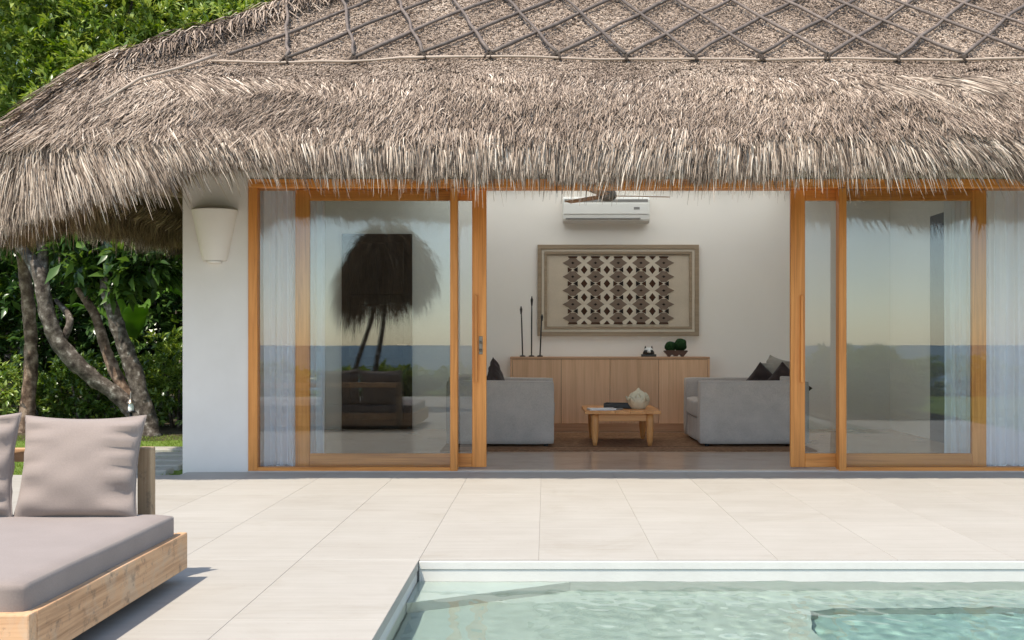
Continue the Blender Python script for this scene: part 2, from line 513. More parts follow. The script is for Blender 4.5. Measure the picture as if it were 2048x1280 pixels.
M['banana'] = m_leaf('banana_leaf', [(0.0, (0.06, 0.14, 0.02)), (0.5, (0.11, 0.22, 0.03)), (1.0, (0.20, 0.32, 0.06))], 0.4, 0.45)
# ------------------------------------------------------------------ ground, sea, terrace, pool
def sheet(name, xs, ys, zf, mat, skip=()):
    V = [(x, y, zf(x, y)) for y in ys for x in xs]
    n = len(xs)
    F = [(j * n + i, j * n + i + 1, (j + 1) * n + i + 1, (j + 1) * n + i)
         for j in range(len(ys) - 1) for i in range(n - 1) if (i, j) not in skip]
    me = bpy.data.meshes.new(name)
    me.from_pydata(V, [], F)
    me.update()
    return mesh_obj(name, me, mat)

TW, TL = 0.574, 1.15                        # terrace tile size
PX0, PY1 = -0.604, -3.71                    # pool corner seen in the photograph
PX1, PY0 = PX0 + TW * 8, PY1 - TL * 6
TX0, TX1 = PX0 - TW * 10, PX1 + TW * 3
TY0, TY1 = PY0 - TL * 2, PY1 + TL * 3

def m_ground():
    m, t, out = new_mat('ground_turf_and_sand')
    b = principled(t, out, 0.95, 0.1)
    v = coords(t)
    tc = t.nodes.new('ShaderNodeSeparateXYZ'); t.links.new(v, tc.inputs[0])
    lawn = ramp(t, noise(t, v, 7, 6), [(0.25, (0.085, 0.135, 0.022)), (0.5, (0.13, 0.19, 0.035)), (0.75, (0.19, 0.24, 0.06))])
    soil = ramp(t, noise(t, v, 6, 6), [(0.3, (0.045, 0.035, 0.022)), (0.7, (0.09, 0.075, 0.045))])
    sand = ramp(t, noise(t, v, 4, 4), [(0.3, (0.44, 0.38, 0.29)), (0.7, (0.52, 0.46, 0.36))])
    def step(thr, wob):
        a = N(t, 'ShaderNodeMath', operation='MULTIPLY_ADD'); a.inputs[1].default_value = wob; a.inputs[2].default_value = -wob * .5
        t.links.new(noise(t, v, 1.5, 3), a.inputs[0])
        s = N(t, 'ShaderNodeMath', operation='ADD'); t.links.new(tc.outputs[1], s.inputs[0]); t.links.new(a.outputs[0], s.inputs[1])
        g = N(t, 'ShaderNodeMath', operation='GREATER_THAN'); g.inputs[1].default_value = thr
        t.links.new(s.outputs[0], g.inputs[0])
        return g.outputs[0]
    m1 = N(t, 'ShaderNodeMix', data_type='RGBA'); t.links.new(step(3.3, 0.8), m1.inputs[0]); t.links.new(lawn, m1.inputs[6]); t.links.new(soil, m1.inputs[7])
    m2 = N(t, 'ShaderNodeMix', data_type='RGBA'); t.links.new(step(-17.0, 1.5), m2.inputs[0]); t.links.new(sand, m2.inputs[6]); t.links.new(m1.outputs[2], m2.inputs[7])
    t.links.new(m2.outputs[2], b.inputs['Base Color'])
    bump(t, b, noise(t, v, 60, 4), 0.5, 0.02)
    return m
M['ground'] = m_ground()

g = sheet('ground', [-400, -60, TX0, TX1, 60, 400], [-70, -32, -17, TY0, TY1, 60, 400],
          lambda x, y: -0.04 if y > -18 else (-2.9 if y > -40 else -12), M['ground'], skip={(2, 3)})
tag(g, kind='structure')

def m_sea():
    m, t, out = new_mat('sea_water')
    b = principled(t, out, 0.35, 0.12)
    v = coords(t)
    t.links.new(ramp(t, noise(t, v, 0.01, 4), [(0.3, (0.025, 0.075, 0.11)), (0.7, (0.035, 0.10, 0.14))]), b.inputs['Base Color'])
    bump(t, b, noise(t, v, 0.6, 6), 0.6, 0.6)
    return m
s = sheet('sea', [-12000, 12000], [-14000, -26], lambda x, y: -2.3, m_sea())
tag(s, kind='structure')

xs = [TX0, PX0, PX1, TX1]; ys = [TY0, PY0, PY1, TY1]
terrace = sheet('terrace', xs, ys, lambda x, y: -0.0022, M['grout'], skip={(1, 1)})
tag(terrace, kind='structure')
def tile_mesh(lx, ly):
    bm = bmesh.new()
    bm_box(bm, 0.0008, lx - 0.0008, 0.0006, ly - 0.0006, -0.045, 0.0, 0.0009)
    me = bpy.data.meshes.new('terrace_tile')
    bmesh.ops.recalc_face_normals(bm, faces=bm.faces)
    bm.to_mesh(me); bm.free()
    me.materials.append(M['tile'])
    return me
full = tile_mesh(TW, TL)
for j in range(11):
    for i in range(21):
        x, y = TX0 + i * TW, TY0 + j * TL
        if (10 <= i < 18 and 2 <= j < 8) or (i >= 18 and j < 6):
            continue
        o = mesh_obj('tile', full, parent=terrace, loc=(x, y, random.uniform(-0.0001, 0.0001)))
cut = tile_mesh(TW, 0.26 - 0.062)
strip_x0 = PX0 - TW * 4
box('terrace_bed', strip_x0 + .002, TX1, TY1, -0.062, -0.04, -0.0022, M['grout'], terrace, 0)
for i in range(20):
    x = strip_x0 + i * TW
    if x < TX1 - .1:
        mesh_obj('tile', cut, parent=terrace, loc=(x, TY1, random.uniform(-0.0001, 0.0001)))

bounce_court = sheet('added_bounce_court', [4.49, TX1, 24], [-0.25, 2.0, 9.0], lambda x, y: -0.006, M['tile'])  # unseen paving added to bounce sunlight in through the side window
tag(bounce_court, kind='structure')

bed = box('planting_bed', PX1 + .03, TX1 - .002, TY0 + .002, PY1 - TL * 2 - .004, -0.03, 0.03, M['soil'], None, .01)
tag(bed, kind='structure')

# pool basin: walls, stepped floor, corner step
pool = empty('pool', (0, 0, 0)); tag(pool, kind='structure')
WATER = -0.100
SH, MD, DP = -0.29, -0.40, -0.72
box('pool_wall', PX0 - .18, PX1 + .18, PY1 + .012, PY1 + .2, DP - .1, -0.0455, M['pool_wall'], pool, .004)
box('pool_wall', PX0 - .2, PX0 - .008, PY0 - .2, PY1 + .009, DP - .1, -0.046, M['pool_wall'], pool, .004)
box('pool_wall', PX1 + .012, PX1 + .2, PY0 - .2, PY1 + .009, DP - .1, -0.046, M['pool_wall'], pool, .004)
box('pool_wall', PX0 - .006, PX1 + .01, PY0 - .2, PY0 - .012, DP - .1, -0.0465, M['pool_wall'], pool, .004)
box('pool_floor', PX0 - .007, PX1 + .011, PY0 - .011, PY1 + .011, DP - .1, DP, M['pool_deep'], pool, 0)
box('pool_rim', PX0 + .002, PX1 - .002, PY1 - .026, PY1 - .002, -0.042, -0.004, M['pool_wall'], pool, .0025, 1)
box('pool_lining', PX0 + .002, PX1 - .002, PY1 - .021, PY1 + .011, DP, -0.0425, M['pool_wall'], pool, .002)
e = .006
prism('pool_shelf', [(PX0 - e, PY0 - .01), (1.10, PY0 - .01), (1.10, -4.42), (1.16, -4.12), (1.3, -4.06), (PX1 + e, -4.06), (PX1 + e, PY1 + .01), (PX0 - e, PY1 + .01)], DP - .02, SH, M['pool_green'], pool, .008)
prism('pool_shelf', [(1.103, PY0 - .009), (1.42, PY0 - .009), (1.42, -5.4), (1.75, -4.72), (2.2, -4.40), (2.9, -4.26), (PX1 + .005, -4.25), (PX1 + .005, -4.062), (1.3, -4.063), (1.163, -4.123), (1.103, -4.423)], DP - .03, MD, M['pool_deep'], pool, .006)
prism('corner_step', [(PX0 - .0055, -4.16), (0.12, PY1 - .024), (0.12, PY1 + .0095), (PX0 - .0055, PY1 + .0095)], SH - .02, WATER - .012, M['pool_wall'], pool, .003)

def m_water():
    m, t, out = new_mat('pool_water')
    tr = t.nodes.new('ShaderNodeBsdfRefraction'); tr.inputs['IOR'].default_value = 1.33; tr.inputs['Roughness'].default_value = 0.0
    tr.inputs[0].default_value = (0.87, 0.98, 0.965, 1)
    gl = t.nodes.new('ShaderNodeBsdfGlossy'); gl.inputs['Roughness'].default_value = 0.0
    fr = t.nodes.new('ShaderNodeFresnel'); fr.inputs[0].default_value = 1.33
    mx = t.nodes.new('ShaderNodeMixShader')
    t.links.new(fr.outputs[0], mx.inputs[0]); t.links.new(tr.outputs[0], mx.inputs[1]); t.links.new(gl.outputs[0], mx.inputs[2])
    t.links.new(mx.outputs[0], out.inputs[0])
    return m
nx, ny = 420, 420
gx = np.linspace(PX0 - .004, PX1 + .006, nx); gy = np.linspace(PY0 - .006, PY1 + .006, ny)
XX, YY = np.meshgrid(gx, gy)
PP = np.stack([XX.ravel(), YY.ravel()], 1)
rip = 0.0017 * Wave(5, 2, 14, 5, 13)(PP) + 0.0012 * Wave(6, 2, 18, 16, 34)(PP) + 0.0010 * Wave(8, 2, 20, 40, 80)(PP)
calm = np.clip((PP[:, 0] - PX0 + .15) / 1.6, 0.25, 1.0)
VV = np.stack([PP[:, 0], PP[:, 1], WATER + rip * calm], 1)
idx = np.arange(nx * ny).reshape(ny, nx)
Q = np.stack([idx[:-1, :-1].ravel(), idx[:-1, 1:].ravel(), idx[1:, 1:].ravel(), idx[1:, :-1].ravel()], 1)
water = fast_mesh('water', VV, Q, m_water(), None, smooth=True)
tag(water, kind='structure')
try:
    sun_d.cycles.is_caustics_light = True
    water.cycles.is_caustics_caster = True
    for o in pool.children:
        o.cycles.is_caustics_receiver = True
except Exception as ex:
    print('caustics', ex)

# ------------------------------------------------------------------ villa shell
villa = empty('villa', (0.76, 0, 0))
tag(villa, 'white plastered villa with shaggy thatched roof and teak framed sliding glass doors', 'building')
def vp(o):
    """parent to the villa, keeping world coordinates"""
    o.parent = villa
    o.matrix_parent_inverse = Matrix.Translation((-0.76, 0, 0))
    return o

LWX, JX0, JX1, RWX = -2.96, -2.42, 4.16, 4.48
HEAD = 2.385
vp(box('wall', LWX, JX0 - .001, 0.0, 0.2, -0.04, 2.95, M['plaster'], None, .006, 2))
vp(box('wall', JX1 + .001, RWX, 0.0, 0.2, -0.04, 2.95, M['plaster'], None, .006, 2))
vp(box('lintel_wall', JX0 + .001, JX1 - .001, 0.004, 0.19, HEAD, 2.95, M['plaster'], None, .003))
for xa_, xb_, ya_, yb_ in ((4.18, RWX - .002, 0.40, 1.98),):  # right wall opened for an unseen window, added to bring in daylight
    vp(box('side_wall', xa_, xb_, 0.201, ya_, -0.04, 2.95, M['inner_wall'], None, .003))
    vp(box('side_wall', xa_, xb_, yb_, 4.65, -0.04, 2.95, M['inner_wall'], None, .003))
    vp(box('side_wall', xa_ + .001, xb_ - .001, ya_ + .001, yb_ - .001, 2.70, 2.949, M['inner_wall'], None, .003))
    xm = (xa_ + xb_) / 2
    for yy in np.linspace(ya_ + .031, yb_ - .031, 4 if yb_ > 3 else 3):
        vp(box('added_window_post', xm - .04, xm + .04, yy - .03, yy + .03, 0.0, 2.699, M['teak_z'], None, .003))
    vp(box('window_glass', xm - .004, xm + .004, ya_ + .01, yb_ - .01, 0.02, 2.698, M['glass'], None, 0))  # pane of the added side window
vp(box('side_wall', LWX + .002, -2.66, 0.201, 4.65, -0.04, 2.95, M['inner_wall'], None, .003))
vp(box('wall', 5.9, 6.2, 3.0, 4.6, -0.04, 3.0, M['plaster'], None, .006))
vp(box('back_wall', -2.659, 4.179, 4.35, 4.648, -0.04, 2.95, M['inner_wall'], None, .003))
def m_frost():
    m, t, out = new_mat('added_frosted_diffuser')  # spreads daylight down from the added ceiling panel
    d = t.nodes.new('ShaderNodeBsdfTranslucent'); d.inputs[0].default_value = (0.97, 0.95, 0.90, 1)
    t.links.new(d.outputs[0], out.inputs[0])
    return m
LY0, LY1, LX0, LX1 = 1.7, 4.25, -1.5, 2.9         # unseen frosted ceiling panel, added to light the room from the added skylight
for xa_, xb_, ya_, yb_ in ((LWX + .01, RWX - .01, 0.01, LY0), (LWX + .01, RWX - .01, LY1, 4.64), (LWX + .01, LX0, LY0 + .001, LY1 - .001), (LX1, RWX - .01, LY0 + .001, LY1 - .001)):
    vp(box('ceiling', xa_, xb_, ya_, yb_, 2.951, 3.03, M['inner_wall'], None, .003))
fpan = sheet('added_light_panel', [LX0, LX1], [LY0, LY1], lambda x, y: 2.99, m_frost())
vp(fpan)
vp(box('floor', -2.662, 4.182, 0.002, 4.352, -0.05, 0.012, M['stone_floor'], None, 0))
vp(box('door_sill', JX0, JX1, -0.060, 0.001, -0.05, 0.004, M['sill'], None, .006, 2))
# fixed frame
F0, F1 = -0.014, 0.085
vp(box('jamb', JX0, JX0 + .075, F0, F1, -0.012, HEAD - .072, M['teak_z'], None, .004))
vp(box('jamb', JX1 - .075, JX1, F0, F1, -0.012, HEAD - .072, M['teak_z'], None, .004))
vp(box('head_rail', JX0, JX1, F0 - .002, F1 + .09, HEAD - .072, HEAD - .001, M['teak_x'], None, .004))
MUL, MUR = (-0.773, -0.713), (2.396, 2.457)
vp(box('mullion', MUL[0], MUL[1], F0 - .006, F1, -0.014, HEAD - .073, M['teak_z'], None, .004))
vp(box('mullion', MUR[0], MUR[1], F0 - .006, F1, -0.014, HEAD - .073, M['teak_z'], None, .004))
for a, b in ((JX0 + .075, MUL[0]), (MUR[1], JX1 - .075)):
    vp(box('bottom_rail', a + .0005, b - .0005, F0, F1 - .01, -0.012, 0.032, M['teak_x'], None, .004))
    vp(box('fixed_pane', a + .001, b - .001, 0.030, 0.038, 0.033, HEAD - .073, M['glass'], None, 0))
def sliding_door(x0, x1, handle_left, lock):
    y0, y1 = 0.098, 0.145
    z0, z1 = 0.022, HEAD - .0735
    d = empty('sliding_door', (x0, y0, z0)); 
    d.parent = villa; d.matrix_parent_inverse = Matrix.Translation((-0.76, 0, 0))
    X, Z, T = x1 - x0, z1 - z0, y1 - y0
    sw = 0.118
    box('stile', 0, sw, 0, T, 0, Z, M['teak_z'], d, .004)
    box('stile', X - sw, X, 0, T, 0, Z, M['teak_z'], d, .004)
    box('rail', sw + .0005, X - sw - .0005, 0.001, T - .001, 0, 0.112, M['teak_x'], d, .004)
    box('rail', sw + .0005, X - sw - .0005, 0.001, T - .001, Z - .088, Z, M['teak_x'], d, .004)
    box('glass_pane', sw, X - sw, T * .45, T * .45 + .007, 0.112, Z - .088, M['glass'], d, 0)
    hx = sw - 0.03 if handle_left else X - sw + 0.035
    box('handle', hx - .011, hx + .011, -0.028, -0.006, 0.70, 1.42, M['teak_z'], d, .004, 2)
    if lock:
        l = box('lock_plate', X - .062, X - .030, -0.004, -0.0005, 0.93, 1.08, M['metal'], d, .002)
        tube('thumb_turn', [(X - .046, -.022, 1.03), (X - .046, -.004, 1.03)], .010, M['metal'], d, 10)
        tube('thumb_turn', [(X - .046, -.014, .965), (X - .046, -.004, .965)], .012, M['metal'], d, 10)
    return d
sliding_door(-2.062, -0.484, False, True)
sliding_door(2.029, 3.644, True, False)
# inner doors on the far walls
db = empty('inner_door', (-2.03, 4.35, 0.012)); db.parent = villa; db.matrix_parent_inverse = Matrix.Translation((-0.76, 0, 0))
box('door_leaf', -.425, .425, -.045, -.002, 0, 2.36, M['dark_wood'], db, .006)
for k in range(3):
    box('door_panel', -.33, .33, -.058, -.0455, .12 + k * .75, .76 + k * .75, M['dark_wood'], db, .008)
tube('door_handle', [(.37, -.09, 1.02), (.25, -.09, 1.02)], .009, M['metal'], db)
gd = empty('inner_door', (4.18, 2.48, 0.012)); gd.parent = villa; gd.matrix_parent_inverse = Matrix.Translation((-0.76, 0, 0))
M['slate'] = m_plain('slate_paint', [(0.3, (0.15, 0.16, 0.185)), (0.7, (0.17, 0.18, 0.205))], 3, 0.6, 0.4, 0.03)
box('door_leaf', -.04, -.002, -.38, .38, 0, 2.40, M['slate'], gd, .005)
box('door_panel', -.052, -.0405, -.30, .30, .12, 2.28, M['slate'], gd, .006)
tube('door_handle', [(-.08, -.32, 1.0), (-.08, -.20, 1.0)], .009, M['metal'], gd)

# ------------------------------------------------------------------ thatched roof
CX, HX, CY, HY = 1.30, 5.50, 1.98, 3.20
RC, Z0, PITCH = 1.0, 2.66, 0.70
wbig = Wave(21, 2, 12, 0.8, 3.5)
wmid = Wave(22, 2, 14, 4, 11)
wedge = Wave(23, 2, 12, 2.0, 7.0)
whole = Wave(61, 2, 12, 2.5, 9.0)
whole2 = Wave(62, 2, 10, 1.0, 4.0)
def qxy(P):
    return HX - np.abs(P[:, 0] - CX), HY - np.abs(P[:, 1] - CY)
def din(P):
    qx, qy = qxy(P)
    m = np.minimum(qx, qy)
    corner = (qx < RC) & (qy < RC)
    c = RC - np.hypot(RC - qx, RC - qy)
    return np.where(corner, c, m)
def ztop(P):
    d = din(P)
    qx, qy = qxy(P)
    hip = np.exp(-((qx - qy) / 0.28) ** 2) * np.clip((np.minimum(qx, qy) - .1) / .5, 0, 1)
    rag = np.clip(1.05 - d, 0, 1)
    ph = (d + 0.11 * wedge(P) + 0.03 * wmid(P)) / 0.31
    saw = 1.0 - (ph - np.floor(ph))                       # courses: each one steps down at its lower edge
    amp = 0.05 * rag * np.clip(0.5 + 0.5 * wbig(P * 1.3), 0, 1)
    nose = 0.15 * np.clip(1 - d / 0.5, 0, 1.1) ** 2
    return Z0 - nose + PITCH * d + 0.07 * hip + 0.018 * wbig(P) + 0.010 * wmid(P) * (0.3 + rag) + amp * saw
def grad(P, f, e=0.03):
    gx = (f(P + [e, 0]) - f(P - [e, 0])) / (2 * e)
    gy = (f(P + [0, e]) - f(P - [0, e])) / (2 * e)
    return np.stack([gx, gy], 1)

def perimeter(step):
    pts = []
    x0, x1, y0, y1 = CX - HX, CX + HX, CY - HY, CY + HY
    def line(a, b):
        n = max(2, int(np.hypot(b[0] - a[0], b[1] - a[1]) / step))
        for k in range(n):
            t = k / n; pts.append((a[0] + (b[0] - a[0]) * t, a[1] + (b[1] - a[1]) * t))
    def arc(c, a0):
        n = max(4, int(RC * math.pi / 2 / step))
        for k in range(n):
            a = a0 + math.pi / 2 * k / n
            pts.append((c[0] + RC * math.cos(a), c[1] + RC * math.sin(a)))
    line((x0 + RC, y0), (x1 - RC, y0)); arc((x1 - RC, y0 + RC), -math.pi / 2)
    line((x1, y0 + RC), (x1, y1 - RC)); arc((x1 - RC, y1 - RC), 0)
    line((x1 - RC, y1), (x0 + RC, y1)); arc((x0 + RC, y1 - RC), math.pi / 2)
    line((x0, y1 - RC), (x0, y0 + RC)); arc((x0 + RC, y0 + RC), math.pi)
    return np.array(pts)
def outward(P):
    g = grad(P, lambda q: -din(np.clip(q, -99, 99)), 0.01)
    return g / (np.linalg.norm(g, axis=1)[:, None] + 1e-9)
def droop(P):
    """how much lower the fringe hangs (0..1): the left corner is the shaggiest"""
    front = np.clip((-2.55 - P[:, 0]) / 1.35, 0, 1)
    left = 0.34 + 0.66 * np.exp(-np.clip(P[:, 1] + 0.5, 0, 99) / 1.0)
    isleft = P[:, 0] < CX - HX + 0.35
    return np.where(P[:, 1] < 0.4, np.where(isleft, np.maximum(front, left) * np.clip(left + .1, 0, 1), front), np.where(isleft, left, 0.0))

per = perimeter(0.10)
outv = outward(per)
rx0, rx1 = CX - HX + HY, CX + HX - HY
rid = np.stack([np.clip(per[:, 0], rx0, rx1), np.full(len(per), CY)], 1)
dr = droop(per)
rows = []
for t in [0.985, 0.9, 0.8, 0.7, 0.6, 0.5, 0.42, 0.35, 0.29, 0.24, 0.2, 0.17, 0.14, 0.11, 0.08, 0.05, 0.025]:
    P = per + (rid - per) * t
    rows.append(np.column_stack([P, ztop(P) - 0.035]))
for o_, z_ in ((0.0, -0.19), (0.03, -0.22), (0.04, -0.27), (0.03, -0.31)):
    P = per + outv * o_
    rows.append(np.column_stack([P, Z0 + z_ - dr * 0.34 * max(0, (-z_ - .19) / .12)]))
P = per - outv * 0.04
rows.append(np.column_stack([P, Z0 - 0.36 - dr * 0.34]))
ntop = len(rows)
for t in (0.06, 0.14, 0.25, 0.4, 0.6, 0.8, 0.985):
    P = per + (rid - per) * t
    rows.append(np.column_stack([P, Z0 - 0.27 + PITCH * din(P)]))
n = len(per)
V = np.concatenate(rows)
quads = []
for r in range(len(rows) - 1):
    a = r * n + np.arange(n); b = r * n + (np.arange(n) + 1) % n
    quads.append(np.stack([a, b, b + n, a + n], 1))
quads = np.concatenate(quads)
SKX, SKY = (-1.9, 4.6), (2.05, 4.35)      # opening for an unseen rear skylight, added to brighten the room
cen = V[quads].mean(1)
hole = (cen[:, 0] > SKX[0]) & (cen[:, 0] < SKX[1]) & (cen[:, 1] > SKY[0]) & (cen[:, 1] < SKY[1])
rowid = np.repeat(np.arange(len(rows) - 1), n)
quads, rowid = quads[~hole], rowid[~hole]
roof = fast_mesh('roof', V, quads, M['thatch_base'], None, smooth=True)
roof.data.materials.append(M['thatch_under'])
mi = (rowid >= ntop - 2).astype(np.int32)
roof.data.polygons.foreach_set('material_index', mi)
roof.data.flip_normals() if roof.data.polygons[0].normal.z < 0 else None
vp(roof)

def rear_z(y): return Z0 + PITCH * (CY + HY - y)
def slope_slab(name, x0, x1, y0, y1, lo, hi, mat):
    V_ = [(x, y, rear_z(y) + h) for h in (lo, hi) for x, y in ((x0, y0), (x1, y0), (x1, y1), (x0, y1))]
    me = bpy.data.meshes.new(name)
    me.from_pydata(V_, [], [(3, 2, 1, 0), (4, 5, 6, 7), (0, 1, 5, 4), (1, 2, 6, 5), (2, 3, 7, 6), (3, 0, 4, 7)]); me.update()
    return mesh_obj(name, me, mat, roof)
slope_slab('added_skylight_glass', SKX[0] - .15, SKX[1] + .15, SKY[0], SKY[1] + .15, .055, .063, M['glass'])  # added glazing, lets sun and sky down to the frosted panel
for k in range(6):
    xk = SKX[0] - .1 + k * (SKX[1] - SKX[0] + .2) / 5
    slope_slab('added_skylight_bar', xk - .03, xk + .03, SKY[0] + .22, SKY[1] + .14, .064, .085, M['teak_x'])

def ribbons(name, nodes, width, side, tint, wf, mat, parent):
    """nodes (n,k,3); a tapered ribbon along each row of nodes"""
    n, k, _ = nodes.shape
    wv = width[:, None, None] * np.array(wf)[None, :, None] * side[:, None, :] * 0.5
    V = np.stack([nodes - wv, nodes + wv], 2).reshape(-1, 3)
    base = (np.arange(n) * (2 * k))[:, None]
    q = np.array([[2 * j, 2 * j + 1, 2 * j + 3, 2 * j + 2] for j in range(k - 1)])
    Q = (base[:, :, None] + q[None]).reshape(-1, 4)
    T = np.repeat(np.clip(tint, 0, 1), 2 * k)
    o = fast_mesh(name, V, Q, mat, parent, T)
    o['kind'] = 'stuff'
    return o

def unit(v):
    return v / (np.linalg.norm(v, axis=1)[:, None] + 1e-9)

def slope_strands(name, n, xr, yr, dr_, lenf, liftf, spread, width, seed, lean=0.0, tint0=0.55, tsd=0.2, keep=None):
    g = np.random.default_rng(seed)
    P = np.column_stack([g.uniform(*xr, n), g.uniform(*yr, n)])
    d = din(P)
    ok = (d > dr_[0]) & (d < dr_[1])
    if keep is not None: ok &= keep(P)
    hn = whole(P * [1.0, 2.0])
    gap = (np.abs(hn) < 0.14) & (whole2(P) > 0.0) & (d > 0.12) & (d < 0.75)
    ok &= ~(gap & (g.random(n) < 0.86))
    P, d = P[ok], d[ok]; n = len(P)
    gr = -grad(P, lambda q: Z0 + PITCH * din(q), 0.04)
    dn = unit(gr)
    ang = g.normal(0, 1, n) * spread + lean + 0.35 * np.clip(1 - d, 0, 1) * wbig(P * 0.9) 
    ca, sa = np.cos(ang), np.sin(ang)
    h = np.column_stack([dn[:, 0] * ca - dn[:, 1] * sa, dn[:, 0] * sa + dn[:, 1] * ca])
    L = lenf(d, g) 
    lift = liftf(d, g)
    z = ztop(P)
    p0 = np.column_stack([P, z - 0.012])
    slope = -PITCH * np.sum(h * dn, 1)
    t = unit(np.column_stack([h, slope]))
    nrm = unit(np.column_stack([gr * 1.0, np.ones(n)]))
    p1 = p0 + t * (L * 0.5)[:, None] + nrm * (lift * 0.75)[:, None]
    p2 = p0 + t * L[:, None] + nrm * (lift * 0.9)[:, None] + np.column_stack([np.zeros((n, 2)), -L * 0.06])
    nodes = np.stack([p0, p1, p2], 1)
    side = unit(np.cross(t, nrm + g.normal(0, 0.45, (n, 3))))
    w_ = width[0] + (width[1] - width[0]) * g.random(n)
    tint = g.normal(tint0, tsd, n) + 0.07 * wmid(P) + 0.09 * wbig(P * 2.1)
    tint = np.where(g.random(n) < 0.10 * np.clip(1.3 - d, .3, 1), g.uniform(0.02, 0.25, n), tint)
    return ribbons(name, nodes, w_, side, tint, (0.9, 1.0, 0.35), M['thatch'], roof)

# weathered upper face: short broken ends
slope_strands('thatch', 150000, (-4.3, 5.3), (-1.22, 2.1), (0.45, 4), lambda d, g: g.uniform(0.02, 0.06, len(d)), lambda d, g: g.uniform(0.0, 0.02, len(d)), 0.8, (0.005, 0.010), 31, -0.1, 0.58, 0.11)
# shaggy lower courses
slope_strands('thatch', 130000, (-4.3, 5.3), (-1.24, 0.05), (0.0, 0.95), lambda d, g: np.clip(0.23 - 0.25 * d, 0.045, 1) * g.uniform(0.6, 1.2, len(d)), lambda d, g: np.clip(0.038 - 0.032 * d, 0.006, 1) * g.uniform(0.1, 1.3, len(d)), 0.34, (0.004, 0.0075), 32, -0.18, 0.55, 0.17)
# left flank and the hip cap
slope_strands('thatch', 60000, (-4.3, -1.2), (-1.22, 5.1), (0.0, 3), lambda d, g: g.uniform(0.10, 0.26, len(d)), lambda d, g: g.uniform(0.0, 0.05, len(d)), 0.3, (0.006, 0.011), 33, 0.0, 0.5, 0.2,
              keep=lambda P: (HX - np.abs(P[:, 0] - CX)) < (HY - np.abs(P[:, 1] - CY)) + 0.25)
slope_strands('hip_thatch', 42000, (-4.3, 1.2), (-1.22, 2.1), (0.1, 4), lambda d, g: g.uniform(0.18, 0.42, len(d)), lambda d, g: g.uniform(0.01, 0.10, len(d)), 0.28, (0.006, 0.012), 34, 0.25, 0.47, 0.2,
              keep=lambda P: np.abs((HX - np.abs(P[:, 0] - CX)) - (HY - np.abs(P[:, 1] - CY)) + 0.12) < 0.22)

